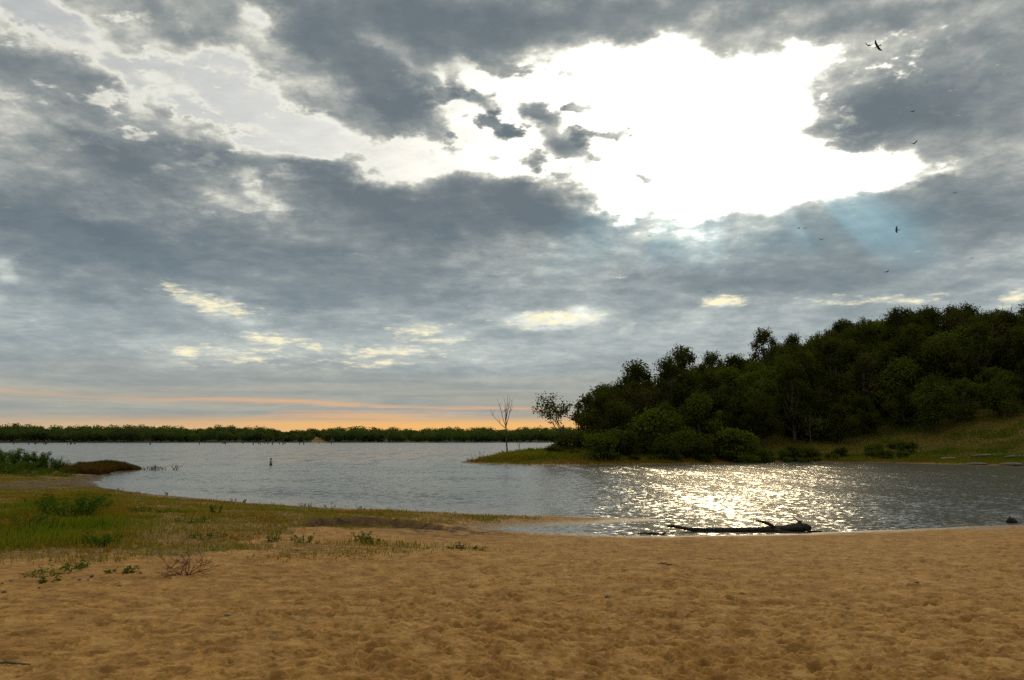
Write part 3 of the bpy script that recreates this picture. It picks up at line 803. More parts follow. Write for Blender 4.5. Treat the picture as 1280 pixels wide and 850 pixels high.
# sparse tree at the wood's left end, with the sky through its crown
def open_tree(name, h, w_, nleaf, label, loc, dead=False):
    root = empty(name, loc, 0, label, 'tree')
    tb = MB(); tips = []
    def grow(p, d, L, r, lv):
        n = 4; pts = [p]; rad = [r]
        for i in range(n):
            d = (d + Vector((random.gauss(0, .16), random.gauss(0, .16), random.gauss(0.03, .10)))).normalized()
            p = p + d * (L / n); pts.append(p); rad.append(r * (1 - 0.45 * (i + 1) / n))
        tb.tube(pts, rad, 6 if lv < 2 else 4, 0.1)
        if lv >= 2: tips.append((pts[2], lv)); tips.append((pts[-1], lv))
        if lv < 4:
            for j in range(3 if lv < 2 else 2):
                a = random.uniform(0, 6.28)
                side = Vector((math.cos(a), math.sin(a), 0.25))
                grow(pts[random.choice([2, 3, 4])], (d * 0.8 + side * random.uniform(.5, 1.0)).normalized(), L * random.uniform(.55, .8), rad[-1] * .75, lv + 1)
    grow(Vector((0, 0, -0.3)), Vector((0.06, 0, 1)), h * 0.42, h * 0.02, 0)
    tb.build('trunk', M['dead_wood' if dead else 'bark'], root)
    if nleaf:
        P_ = np.array([tuple(t_[0]) for t_ in tips]); k = rng.integers(0, len(P_), nleaf)
        c = P_[k] + rng.normal(size=(nleaf, 3)) * 0.28
        v, f = leaf_cards(c, rng.normal(size=(nleaf, 3)), 0.15)
        mesh_from('crown', v, f, M['leaf_dark'], False, root, {'tone': np.repeat(rng.random(nleaf), 4)})
    return root
random.seed(21)
def on_far(px, Y): return ((px - 640) / F * Y, Y)
x, y = on_far(700, 104)
open_tree('sparse_tree', 9.4, 3.5, 1300, 'thin open crowned tree at the left end of the wood, sky showing through', (x, y, H(x, y)))
x, y = on_far(735, 106)
open_tree('sparse_tree', 8.2, 3.5, 2600, 'fuller ragged tree just right of the thin tree at the wood edge', (x, y, H(x, y)))

# bare dead trees on the point: upright forked stems, built limb by limb
def bare_tree(loc, h, limbs, label):
    root = empty('dead_tree', loc, 0, label, 'tree')
    tb = MB()
    tb.tube([(0, 0, -.2), (-.02 * h, 0, h * .2), (-.03 * h, .01 * h, h * .45), (-.03 * h, 0, h * .62), (-.015 * h, 0.01 * h, h * .8), (0.0, 0, h)],
            [.014 * h, .011 * h, .009 * h, .007 * h, .004 * h, .0015 * h], 7, .15)
    tb.build('trunk', M['bark'], root)
    for z0, tip, kinks in limbs:
        lb = MB()
        s = Vector((-.03 * h, 0, z0 * h)); e = Vector((tip[0] * h, tip[1] * h, tip[2] * h))
        pts = [s, s.lerp(e, .33) + Vector((0, 0, -.015 * h)), s.lerp(e, .66) + Vector((random.gauss(0, .01) * h, 0, .0)), e]
        lb.tube(pts, [.006 * h, .0045 * h, .003 * h, .001 * h], 5, .1)
        for j in range(kinks):
            f = random.uniform(.35, .9); q = s.lerp(e, f)
            dd = Vector((random.gauss(0, .05), random.gauss(0, .05), random.uniform(.04, .12))) * h
            lb.tube([q, q + dd * .5, q + dd], [.0035 * h, .0025 * h, .001 * h], 4)
        lb.build('branch', M['bark'], root)
    return root
random.seed(5)
x, y = on_far(635, 99)
bare_tree((x, y, H(x, y)), 7.9, [(.46, (-.28, .02, .72), 3), (.48, (-.17, -.05, .92), 3), (.5, (-.07, .05, .97), 2), (.5, (.08, .0, .93), 3), (.6, (.03, -.04, .98), 1)],
          'taller bare dead tree with upswept branches standing on the grassy point')
x, y = on_far(650, 104)
bare_tree((x, y, H(x, y)), 3.3, [(.4, (-.2, 0, .75), 1), (.5, (.2, .05, .9), 2), (.6, (-.1, 0, .95), 1)], 'smaller bare dead sapling to the right of the tall dead tree')

for px, Y, hh, lab in ((1262, 118, 9.5, 'grey bare snag among green trees near the right edge, above the bank'), (1012, 96, 5.5, 'leaning grey bare snag at the foot of the dark wood')):
    x, y = on_far(px, Y)
    bare_tree((x, y, H(x, y)), hh, [(.35, (-.22, -.1, .6), 3), (.45, (.2, -.08, .75), 3), (.5, (-.15, 0, .85), 3), (.55, (.1, -.1, .95), 2)], lab)

# bushes along the foot of the wood
bush_sets = {'bushes_mid': [bush_proto('bush', 2.6, 3.4, 9, 1900, .14, 'leaf_mid'), False], 'bushes_light': [bush_proto('bush', 3.2, 3.6, 10, 2200, .14, 'leaf_light'), False],
             'bushes_dark': [bush_proto('bush', 2.2, 3.4, 9, 1800, .14, 'leaf_dark'), False]}
def plant_bush(kd, x, y, k, label, group=None):
    rec = bush_sets[kd]; z = H(x, y) - .1
    sc = (k * random.uniform(.9, 1.15), k * random.uniform(.9, 1.15), k * random.uniform(.85, 1.1))
    if not rec[1]:
        rec[1] = True; o = rec[0]; o.location = (x, y, z); o.rotation_euler = (0, 0, random.uniform(0, 6)); o.scale = sc
        return tag(o, label, 'bush', group)
    return copy_tree(o := rec[0], (x, y, z), random.uniform(0, 6.28), sc, label, group)
random.seed(11)
x, y = on_far(815, 86); plant_bush('bushes_light', x, y, 1.55, 'tall rounded bright bush at the foot of the wood, left of a smaller one')
x, y = on_far(852, 86.5); plant_bush('bushes_light', x, y, 1.05, 'smaller rounded bright bush right beside the tall rounded bush')
x, y = on_far(722, 88); plant_bush('bushes_mid', x, y, .9, 'low dense bush on the point below the sparse tree')
x, y = on_far(664, 97.5); plant_bush('bushes_dark', x, y, .42, 'small dark bush on the point right beside the small dead sapling')
x, y = on_far(905, 87); plant_bush('bushes_light', x, y, .95, 'bright bush at the water side of the wood, below dark trees', '')
x, y = on_far(1100, 122); plant_bush('bushes_light', x, y, 1.2, 'pale green bush above the grassy bank in front of dark trees', '')
for i in range(50):
    px = random.uniform(690, 1010); Y = random.uniform(77, 90) if px > 740 else random.uniform(82, 98)
    x, y = on_far(px, Y)
    s = float(signed_dist(np.array([x]), np.array([y]), FAR)[0])
    if s < 2.4: y += 3.0 - s; x = (px - 640) / F * y
    kd = random.choice(['bushes_mid', 'bushes_mid', 'bushes_mid', 'bushes_dark', 'bushes_dark', 'bushes_dark', 'bushes_light'])
    lab, grp = {'bushes_mid': ('mid green bush in the thicket along the foot of the wood', 'mid green bushes at the foot of the wood'),
                'bushes_dark': ('dark low bush in the thicket along the foot of the wood', 'dark bushes at the foot of the wood'),
                'bushes_light': ('fresh green bush in the thicket along the foot of the wood', 'fresh green bushes at the foot of the wood')}[kd]
    plant_bush(kd, x, y, random.choice([.35, .45, .6, .8, 1.15]) * random.uniform(.85, 1.1), lab, grp)
for i in range(26):
    px = random.uniform(925, 1140); Y = 79 + (px - 925) * .045 + random.uniform(0, 9); x, y = on_far(px, Y)
    kd = random.choice(['bushes_mid', 'bushes_dark', 'bushes_mid'])
    lab, grp = {'bushes_mid': ('mid green bush in the thicket along the foot of the wood', 'mid green bushes at the foot of the wood'),
                'bushes_dark': ('dark low bush in the thicket along the foot of the wood', 'dark bushes at the foot of the wood')}[kd]
    plant_bush(kd, x, y, random.choice([.25, .35, .5, .7]) * random.uniform(.85, 1.1), lab, grp)
for i in range(58):
    px = random.uniform(990, 1340); f = (px - 1000) / 300
    x, y = on_far(px, np.interp(f, [0, 1], [103, 118]) + random.uniform(-1, 4))
    kd = random.choice(['bushes_mid', 'bushes_dark'])
    lab, grp = {'bushes_mid': ('mid green bush between the grassy bank and the hillside wood', 'mid green bushes above the grassy bank'),
                'bushes_dark': ('dark low bush between the grassy bank and the hillside wood', 'dark bushes above the grassy bank')}[kd]
    plant_bush(kd, x, y, random.uniform(.7, 1.45), lab, grp)

# ------------------------------------------------------------------ grass
def blades(x, y, z, hgt, wid, tone, lean=0.5):
    n = len(x); a = rng.uniform(0, 2 * math.pi, n); la = rng.uniform(0, 2 * math.pi, n)
    ux, uy = np.cos(a) * wid, np.sin(a) * wid
    lx, ly = np.cos(la) * hgt * lean * rng.random(n), np.sin(la) * hgt * lean * rng.random(n)
    v = np.stack([np.stack([x - ux, y - uy, z - .02], 1), np.stack([x + ux, y + uy, z - .02], 1),
                  np.stack([x + ux * .6 + lx * .45, y + uy * .6 + ly * .45, z + hgt * .62], 1), np.stack([x + lx, y + ly, z + hgt], 1)], 1)
    return v.reshape(-1, 3), np.arange(4 * n).reshape(n, 4), np.repeat(np.clip(tone, 0, 1), 4)

def scatter_grass(name, label, bounds, count, maskf, hf, wid, tonef, mat):
    x = rng.uniform(bounds[0], bounds[1], count); y = rng.uniform(bounds[2], bounds[3], count)
    keep = rng.random(count) < maskf(x, y); x, y = x[keep], y[keep]
    z = height(x, y); keep = z > 0.015; x, y, z = x[keep], y[keep], z[keep]
    v, f, t_ = blades(x, y, z, hf(x, y) * rng.uniform(.5, 1.3, len(x)), wid * rng.uniform(.6, 1.4, len(x)), tonef(x, y) + rng.normal(0, .13, len(x)))
    o = mesh_from(name, v, f, M[mat], False, attrs={'tone': t_}); print(name, len(x))
    return tag(o, label, 'grass', kind='stuff')

def lush(x, y): return sstep(signed_dist(x, y, LUSH) + fbm(x, y, .5, 3) * 1.5, -1, 1.2)
def near_mask(x, y):
    patch = sstep(fbm(x, y, 0.7, 4), -0.35, 0.25)
    return turf_mask(x, y) * (.25 + .75 * patch) * np.clip(.55 + lush(x, y), 0, 1) * (np.abs(x / y) < .72)
scatter_grass('grass', 'thin olive and rust brown grass growing over the left bank', (-36, 3, 10.5, 52), 950000, near_mask,
              lambda x, y: .05 + .10 * lush(x, y) + .05 * sstep(fbm(x, y, .6, 3), 0, .5), .011,
              lambda x, y: .66 - .20 * lush(x, y) + .75 * fbm(x, y, .40, 4) - .3 * sstep(fbm(x + 40, y, .5, 3), .1, .4), 'grass')
scatter_grass('bank_grass', 'rough green grass on the point and bank across the cove', (-9, 92, 62, 124), 420000,
              lambda x, y: sstep(signed_dist(x, y, FAR) + .6 * fbm(x, y, .3, 2), .3, 1.6 + 3 * sstep(x, 38, 50)) * (1 - sstep(signed_dist(x, y, FAR), 30, 36)) * (np.abs(x / y) < .7),
              lambda x, y: .16 + .30 * sstep(fbm(x, y, .25, 3), -.1, .5) + .30 * (1 - sstep(x, 8, 16)) * sstep(signed_dist(x, y, FAR), 1.5, 4.5), .03,
              lambda x, y: .15 - .15 * sstep(x, 30, 45) + .6 * fbm(x, y, .22, 3) + .40 * (1 - sstep(signed_dist(x, y, FAR), 2, 6)), 'grass')
# red brown reeds along the spit
def spit_mask(x, y):
    px = 640 + x / y * F
    return sstep(px, 78, 96) * (1 - sstep(px, 176, 184)) * sstep(signed_dist(x, y, NEAR), -0.7, 0.1) * (1 - sstep(signed_dist(x, y, NEAR), 2.0, 3.4)) * (y > 54)
def reed_h(x, y):
    px = 640 + x / y * F
    return np.interp(px, [78, 100, 120, 135, 150, 165, 180], [.38, .4, .4, .5, .52, .42, .2]) * (.85 + .5 * fbm(x, y, 1.6, 3))
reed = scatter_grass('reeds', 'red brown reeds growing along the low spit', (-36, -24, 54, 75), 260000, spit_mask, reed_h, .022,
                     lambda x, y: .8 - .75 * sstep(640 + x / y * F, 118, 150) + .55 * (height(x, y) < .05), 'reed')

# leafy weeds and tufts that stand out one by one
def weed(name, loc, h, wd, nstem, label, mat='weed', group=None, flowers=False, cat='weed'):
    root = empty(name, loc, 0, label, cat, group)
    sb = MB(); cs_, ns_ = [], []
    for i in range(nstem):
        a = random.uniform(0, 6.28); rr = wd * .28 * math.sqrt(random.random()); b0 = Vector((rr * math.cos(a), rr * math.sin(a), -.04))
        hh = h * random.uniform(.55, 1.0); sp = wd * .5 * random.uniform(.1, .75)
        e = Vector((b0.x + sp * math.cos(a), b0.y + sp * math.sin(a), hh)); mid = b0.lerp(e, .5) + Vector((0, 0, hh * .10))
        sb.tube([Vector((0, 0, -.10)), b0, mid, e], [.008 * h + .003, .008 * h + .002, .006 * h + .002, .002], 4)
        for q in range(max(16, int(34 * h / .5))):
            f = random.uniform(.12, 1); p0 = b0.lerp(mid, f * 2) if f < .5 else mid.lerp(e, f * 2 - 1)
            cs_.append(p0 + Vector((random.gauss(0, .05), random.gauss(0, .05), random.gauss(0, .03))) * (wd * .9)); ns_.append((random.gauss(0, .6), random.gauss(0, .6), 1))
    sb.build('stems', M['bark'] if mat == 'reed' else M['weed'], root)
    c = np.array([tuple(v) for v in cs_]); c[:, 2] = np.maximum(c[:, 2], .01)
    v, f = leaf_cards(c, np.array(ns_, float), .028 + .03 * h, .28)
    mesh_from('leaves', v, f, M[mat], False, root, {'tone': np.repeat(rng.random(len(c)), 4)})
    return root
random.seed(31)
def wat(px, py, *a, **k):
    x, y = at(px, py, 0.3)
    for _ in range(3):
        x, y = at(px, py, H(x, y))
    return weed(a[0], (x, y, H(x, y) - .02), *a[1:], **k)
wat(88, 647, 'weed_clump', .62, 1.6, 34, 'tallest bright green weed clump in the middle of the left bank')
wat(112, 641, 'weed_clump', .46, 1.1, 18, 'yellowish green weed clump just right of the tallest bank weeds')
wat(40, 663, 'weed_clump', .38, 1.2, 18, 'dark green weed clump low on the left bank near the frame edge')
wat(131, 683, 'weed_clump', .28, .62, 16, 'small dark round tuft where the left grass meets the sand')
wat(178, 640, 'weed_clump', .22, .8, 14, 'flat dark tuft on the left bank near the shore, left of another')
wat(204, 641, 'weed_clump', .16, .7, 12, 'lower flat dark tuft just right of another near the shore')
wat(270, 642, 'weed_clump', .26, .45, 12, 'lone dark tuft on the thin turf near the water')
wat(462, 680, 'weed_clump', .20, .5, 12, 'fresh green weed in the sand below the eroded ledge')
wat(452, 676, 'weed_clump', .24, .4, 7, 'wispy weed just left of the fresh green one below the ledge')
wat(380, 678, 'weed_clump', .2, .5, 9, 'pale olive weed on the sand at the ledge foot')
wat(342, 676, 'weed_clump', .2, .5, 9, 'dull weed at the left end of the eroded ledge')
wat(585, 687, 'weed_clump', .09, .7, 14, 'reddish low weed at the right end of the sandy turf strip', mat='reed')
wat(64, 718, 'weed_clump', .12, .75, 12, 'dark creeping weed spread on the sand near the left edge')
wat(90, 710, 'weed_clump', .12, .5, 10, 'creeping weed just behind the dark one on the sand')
wat(148, 715, 'weed_clump', .10, .42, 9, 'small creeping weed on the sand left of the dry twiggy plant')
wat(60, 727, 'weed_clump', .08, .3, 7, 'tiny dark sprig on bare sand in front of the creeping weeds')
wat(240, 653, 'weed_clump', .16, .8, 12, 'green patch of weeds right of the tallest bank weeds')
wat(255, 672, 'weed_clump', .14, .7, 12, 'green weed patch close above the dry twiggy plant')
for px, sz in ((150, .10), (208, .12), (293, .12), (305, .10), (412, .16), (452, .14), (378, .12), (388, .10)):
    py = np.interp(px, [150, 208, 293, 305, 378, 412, 452], [613, 618.5, 626, 627, 632, 634.5, 637])
    wat(px, py + .4, 'shore_sprig', sz * 1.6, sz * 2.4, 4, 'tiny dark sprig at the waterline of the left bank', group='sprigs along the waterline', cat='sprig')
# tall weeds at the far left
for i, (px, py, hh, ww) in enumerate([(-14, 588, 1.5, 2.2), (6, 586, 1.6, 1.8), (22, 586.5, 1.35, 1.8), (40, 587, 1.25, 1.7), (50, 587.5, 1.35, 1.3), (63, 588, .95, 1.5), (74, 588.5, .85, 1.3), (84, 588, .6, 1.0), (30, 591, .8, 2.0), (8, 592, .9, 2.0), (55, 592, .55, 1.6)]):
    wat(px, py, 'tall_weed', hh, ww, 26, 'tall leafy green weed in the stand at the far left shore', group='tall weeds at the left shore')
for i in range(16):
    wat(random.uniform(-20, 86), random.uniform(589, 596), 'low_weed', random.uniform(.25, .5), random.uniform(.9, 1.6), 12, 'low leafy weed at the foot of the tall left weeds', group='low weeds before the tall weeds')
# dry twigs in the water off the spit
for px, hh in ((184, .35), (190, .4), (196, .5), (204, .35), (220, .6)):
    x, y = at(px, 587.2); root = empty('dry_sprig', (x, y, -.05), 0, 'bare brown sprig standing in the water off the spit end', 'sprig', 'sprigs off the spit')
    tb = MB()
    for j in range(9):
        a = random.uniform(-1, 1); b0 = Vector((random.uniform(-.2, .2), random.uniform(-.2, .2), 0))
        tb.tube([b0, b0 + Vector((a * .25, random.gauss(0, .1), hh * random.uniform(.4, .7))), b0 + Vector((a * .6, random.gauss(0, .2), hh * random.uniform(.6, 1.0)))], [.02, .015, .006], 4)
    tb.build('twigs', M['twig'], root)
# reed stalks at the tip of the point
for i in range(15):
    px = random.uniform(577, 606); x, y = at(px, 577.2 + random.uniform(0, 1.2)); hh = np.interp(px, [575, 590, 606], [.3, .75, .95]) * random.uniform(.6, 1.2)
    root = empty('reed_stalk', (x, y, -.05), 0, 'dry reed stalk with seed head at the tip of the point', 'reed', 'reed stalks at the tip of the point')
    tb = MB(); lx = random.gauss(0, .08)
    tb.tube([(0, 0, 0), (lx, 0, hh * .6), (lx * 2, 0, hh)], [.012, .01, .006], 5); tb.build('stalk', M['dead_wood'], root)
    tb = MB(); tb.tube([(lx * 2, 0, hh * .92), (lx * 2.1, 0, hh * 1.02), (lx * 2.3, 0, hh * 1.16)], [.012, .028, .008], 6, .2); tb.build('seed_head', M['dry_seed'], root)
    tb = MB(); tb.tube([(lx * .5, 0, hh * .3), (lx + .12, .03, hh * .6), (lx + .26, .05, hh * .62)], [.02, .014, .004], 4); tb.build('leaf', M['reed'], root)

# the dry reddish twiggy plant on the sand
random.seed(77)
x, y = at(231, 719, .3)
for _ in range(3): x, y = at(231, 719, H(x, y))
root = empty('dry_plant', (x, y, H(x, y)), 0, 'dry reddish twiggy plant lying spread on the bare sand', 'plant')
def twiggy(tb, p, d, L, r, lv):
    pts = [p]; rad = [r]
    for i in range(3):
        d = (d + Vector((random.gauss(0, .25), random.gauss(0, .25), random.gauss(0, .2)))).normalized()
        p = p + d * L / 3; pts.append(p); rad.append(r * (1 - .2 * (i + 1)))
    tb.tube(pts, rad, 5)
    if lv < 3:
        for j in range(3): twiggy(tb, pts[random.choice([1, 2, 3])], (d + Vector((random.gauss(0, .8), random.gauss(0, .8), random.uniform(-.2, .7)))).normalized(), L * .66, r * .62, lv + 1)
for k in range(8):
    tb = MB(); a = k / 8 * 6.28 + random.uniform(-.2, .2)
    twiggy(tb, Vector((0, 0, -.02)), Vector((math.cos(a), math.sin(a), .25)).normalized(), .23, .009, 0)
    tb.build('branch', M['twig'], root)

# ------------------------------------------------------------------ driftwood
random.seed(3)
lx, ly = at(925, 664.5)
def lp(px, py, dy=0.0):   # metres from the log's middle, along x and up
    k = ly / F
    return ((px - 925) * k, dy, (665.5 - py) * k * 1.02)
log = empty('driftwood_log', (lx, ly, 0), 0, 'long dark driftwood log lying at the water edge, forked and broken at its right end', 'log')
tb = MB()
tb.tube([lp(836, 659.5), lp(842, 659.2), lp(850, 660.3), lp(860, 662.2), lp(872, 663.6), lp(890, 664), lp(910, 664), lp(930, 663.8), lp(950, 663.4), lp(970, 662.8), lp(985, 662), lp(998, 661), lp(1006, 660.6), lp(1012, 661.6)],
        [.018, .035, .03, .045, .05, .066, .06, .07, .072, .09, .085, .115, .09, .05], 14, .75)
tb.build('trunk', M['wet_wood'], log)
tb = MB()
tb.tube([lp(968, 663, -.02), lp(964, 658.5, -.05), lp(958, 655.5, -.06), lp(952, 653.8, -.05), lp(947, 652.6, -.05), lp(944, 653.4, -.03)], [.05, .045, .04, .03, .025, .014], 8, .3); tb.build('branch', M['wet_wood'], log)
tb = MB()
tb.tube([lp(964, 663, -.08), lp(972, 666, -.2), lp(985, 667.6, -.25), lp(998, 667.8, -.26), lp(1000, 667.6, -.26)], [.05, .06, .058, .055, .03], 8, .3); tb.build('branch', M['wet_wood'], log)
tb = MB()
tb.tube([lp(1000, 660, .0), lp(998, 655, .02), lp(994.5, 650.5, .03)], [.05, .032, .012], 7, .5); tb.build('root_stub', M['wet_wood'], log)
tb = MB()
tb.tube([lp(1000, 658, .0), lp(1001, 654, .05), lp(999, 652.5, .06)], [.03, .02, .008], 6, .3); tb.build('root_stub', M['wet_wood'], log)
tb = MB()
tb.tube([lp(1006, 664.6, -.05), lp(1016, 665, -.08), lp(1030, 665.2, -.1)], [.03, .022, .008], 6, .3); tb.build('root_stub', M['wet_wood'], log)

bx, by = at(818, 668.3)
stick = empty('driftwood_branch', (bx, by, .01), 0, 'short dark driftwood stick in the shallows left of the long log', 'stick')
k = by / F
tb = MB(); tb.tube([(-20 * k, 0, 0), (-12 * k, .03, 1.2 * k), (-3 * k, .02, 1 * k), (6 * k, 0, .4 * k), (12 * k, 0, .6 * k), (15 * k, 0, 2.2 * k)], [.012, .025, .028, .022, .02, .01], 7, .3); tb.build('stem', M['wet_wood'], stick)
tb = MB(); tb.tube([(10 * k, 0, .5 * k), (13 * k, .02, 1.4 * k), (18 * k, .03, 3.4 * k)], [.018, .014, .006], 6, .3); tb.build('fork', M['wet_wood'], stick)

def rock(name, loc, sx, sy, sz, mat, label, cat='stone', group=None, seed=0):
    n1_, n2_ = 9, 14; vs = []
    for i in range(n1_ + 1):
        ph = math.pi * i / n1_
        for j in range(n2_):
            th_ = 2 * math.pi * j / n2_; d = Vector((math.sin(ph) * math.cos(th_), math.sin(ph) * math.sin(th_), math.cos(ph)))
            q = 1 + .35 * mnoise.noise(d * 1.3 + Vector((seed * 3.1, 0, 0))) + .12 * mnoise.noise(d * 4 + Vector((seed, 5, 0)))
            vs.append((d.x * sx * q, d.y * sy * q, d.z * sz * q))
    f = [(i * n2_ + j, (i + 1) * n2_ + j, (i + 1) * n2_ + (j + 1) % n2_, i * n2_ + (j + 1) % n2_) for i in range(n1_) for j in range(n2_)]
    o = mesh_from(name, vs, f, M[mat], True); o.location = loc; o.rotation_euler = (0, 0, seed)
    return tag(o, label, cat, group)
x, y = at(1265, 653.5)
stump = empty('stump', (x, y, 0), 0, 'dark broken stump in the shallows near the right edge', 'stump')
tb = MB(); tb.tube([(-.13, 0, 0), (-.05, 0, .06), (.05, .0, .05), (.14, 0, .0)], [.05, .085, .08, .05], 9, .4); tb.build('root_mass', M['wet_wood'], stump)
tb = MB(); tb.tube([(-.06, 0, .1), (-.055, 0, .15), (-.04, 0, .19)], [.03, .022, .008], 6, .3); tb.build('spike', M['wet_wood'], stump)

# little things lying on the sand
def lie(px, py):
    x, y = at(px, py, .5)
    for _ in range(3): x, y = at(px, py, H(x, y))
    return x, y, H(x, y)
def sand_stick(px, py, L, r, rz, label, fork=True, mat='bark'):
    x, y, z = lie(px, py); root = empty('stick', (x, y, z + r * .5), rz, label, 'stick')
    tb = MB(); tb.tube([(-L / 2, 0, 0), (-L / 5, .03 * L, r), (L / 6, -.02 * L, r * .6), (L / 2, .04 * L, 0)], [r * .5, r, r * .9, r * .4], 7, .25); tb.build('stem', M[mat], root)
    if fork:
        tb = MB(); tb.tube([(-L / 5, .03 * L, r), (-L / 3, .12 * L, r * 2), (-L / 2.2, .2 * L, r * 2)], [r * .6, r * .5, r * .2], 6); tb.build('fork', M[mat], root)
sand_stick(834, 706, .34, .009, -.55, 'thin bent stick lying on the sand below the driftwood')
sand_stick(16, 831, .27, .009, -.1, 'thin dark stick on the sand in the lower left corner')
for i, (px, py, s) in enumerate([(760, 747, .045), (1146, 729, .03), (827, 699, .022), (283, 770, .03), (115, 721, .035), (5, 741, .028), (380, 770, .03)]):
    x, y, z = lie(px, py)
    rock('pebble', (x, y, z + s * .25), s, s * .8, s * .5, 'dark_stone' if i % 3 else 'stone',
         ['dark pebble near the middle of the sand below the log', 'dark pebble out on the right part of the sand', 'small pale pebble just above the bent stick', 'pale pebble on the sand below the dry twiggy plant',
          'dark clod left of the dry twiggy plant', 'dark clod on the sand at the left edge', 'dark pebble left of centre on the sand'][i], 'pebble', None, i + 1)
for i in range(13):
    px = random.uniform(0, 210); py = random.uniform(700, 735); x, y, z = lie(px, py); s = random.uniform(.010, .024)
    rock('clod', (x, y, z + s * .2), s, s, s * .6, 'dark_stone', 'small dark clod of earth on the sand near the left weeds', 'clod', 'earth clods near the left weeds', i)
# pale ledge stones and bleached logs on the beach across the cove
for i, (px, py, L) in enumerate([(1240, 577.5, 5.0), (1272, 578.5, 4.0), (1214, 580, 2.6), (1180, 577, 2.2), (1232, 582, 1.8), (1262, 581.5, 3.0), (1196, 581.5, 1.6)]):
    x, y = at(px, py + 2); y += 2.2; x = (px - 640) / F * y; z = H(x, y)
    if i in (0, 1, 5):
        root = empty('bleached_log', (x, y, z + .09), random.uniform(-.15, .15), ['longest bleached log on the far right beach', 'pale log at the right frame edge on the beach across the cove', 0, 0, 0, 'pale log low on the far right beach near the water'][i], 'log')
        tb = MB(); tb.tube([(-L / 2, 0, 0), (-L / 4, .1, .05), (0, 0, .06), (L / 4, -.1, .04), (L / 2, 0, 0)], [.06, .13, .14, .12, .05], 8, .3); tb.build('trunk', M['pale_wood'], root)
        tb = MB(); tb.tube([(L / 6, 0, .05), (L / 4, -.3, .25), (L / 3, -.4, .35)], [.06, .05, .02], 6, .3); tb.build('branch', M['pale_wood'], root)
    else:
        rock('flat_rock', (x, y, z + .05), L * .4, .5, .14, 'stone', 'flat pale rock slab on the beach across the cove', 'rock', 'rock slabs on the beach across the cove', i)

# ------------------------------------------------------------------ out on the lake
x, y = at(338.5, 581.5)
buoy = empty('marker_buoy', (x, y, 0), 0, 'small upright marker buoy with a white band floating on open water', 'buoy')
for nm, z0, z1, r0, r1, mt in (('float', -.15, .18, .16, .14, 'dark_paint'), ('mast', .18, .34, .08, .07, 'dark_paint'), ('white_band', .342, .52, .12, .12, 'white_paint'), ('top_cap', .522, .68, .13, .03, 'dark_paint')):
    tb = MB(); tb.tube([(0, 0, z0), (0, 0, z0 + (z1 - z0) * .15), (0, 0, z0 + (z1 - z0) * .85), (0, 0, z1)], [r0 * .8, r0, r1, r1 * .8], 14); tb.build(nm, M[mt], buoy)

random.seed(9)
for i in range(64):
    px = random.choice([random.uniform(5, 130), random.uniform(40, 330), random.uniform(250, 420), random.uniform(320, 390)])
    Y = random.uniform(430, 800); x = (px - 640) / F * Y; hh = random.choice([.7, 1.0, 1.4, 1.9, 2.8]) * random.uniform(.9, 1.3)
    tb = MB(); ln = random.gauss(0, .25)
    tb.tube([(0, 0, -1), (ln * .3, 0, hh * .4), (ln, 0, hh)], [.34, .28, .14], 7, .3)
    if random.random() < .35: tb.tube([(ln * .3, 0, hh * .4), (ln * .3 + random.choice([-1, 1]) * .5, 0, hh * .7)], [.16, .08], 5)
    o = tb.build('tree_stub', M['bark']); o.location = (x, Y, 0)
    tag(o, 'drowned dead tree stub poking from the lake before the far shore', 'tree stub', 'drowned tree stubs near the far shore')

# ------------------------------------------------------------------ far shore: one mass of woodland on low hills
cs_, nn_, tt_ = [], [], []
n_far = 0
def canopy_h(px, s):
    """top of the canopy above the water for a bearing, in photo rows above the far waterline"""
    return np.interp(px, [-60, 0, 60, 200, 300, 390, 402, 420, 500, 560, 640, 690, 760], [22, 21.5, 21, 19, 17, 15.5, 16, 19.5, 18, 15.5, 18.5, 19, 19]) + 2.0 * math.sin(px * .047) + 1.4 * math.sin(px * .113 + 2) + .8 * math.sin(px * .31)
far_pts = []
while n_far < 2600:
    px = rng.uniform(-120, 800); s = rng.random() ** 1.6 * 420
    th_ = math.atan((px - 640) / F)
    r = LAKE_R + 2 + s; r += 16 * math.sin(th_ * 9) + 10 * math.sin(th_ * 23 + 1) + (14 if th_ > -.25 else 0) - (30 if th_ > -.12 else 0)
    if s < 55 and 397 < px < 408: continue
    x, y = r * math.sin(th_), r * math.cos(th_)
    far_pts.append((x, y, s, px)); n_far += 1
FP = np.array(far_pts)
FZ = height(FP[:, 0], FP[:, 1], False)
for (x, y, s, px), z in zip(far_pts, FZ):
    top = canopy_h(px, s) / F * LAKE_R * (1 + s / LAKE_R)
    th_t = np.clip((top * (.60 + .40 * min(1, s / 200))) - z, 5, 14) * rng.uniform(.70, 1.12)
    rw = th_t * rng.uniform(.36, .5); n = 80
    d = rng.normal(size=(n, 3)); d /= np.linalg.norm(d, axis=1, keepdims=True); d[:, 1] *= 1
    rad = rng.random(n) ** .4
    cz = z + th_t * .56
    cs_.append(np.stack([x + d[:, 0] * rad * rw, y + d[:, 1] * rad * rw, cz + d[:, 2] * rad * th_t * .46], 1)); nn_.append(d)
    tt_.append(np.clip(.16 + .46 * min(1, s / 150) + .20 * rng.normal() + .10 * rng.normal(size=n) + (.25 if 520 < px < 545 else 0), 0, 1))  # backlit canopy put into the tone: shore trees darker, those behind lighter
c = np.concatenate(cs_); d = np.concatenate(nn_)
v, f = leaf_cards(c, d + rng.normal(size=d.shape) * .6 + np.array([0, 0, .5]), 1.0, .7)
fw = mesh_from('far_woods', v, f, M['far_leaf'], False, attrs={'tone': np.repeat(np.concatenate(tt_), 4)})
tag(fw, 'long low band of woodland along the far shore of the lake', 'woods', kind='stuff')

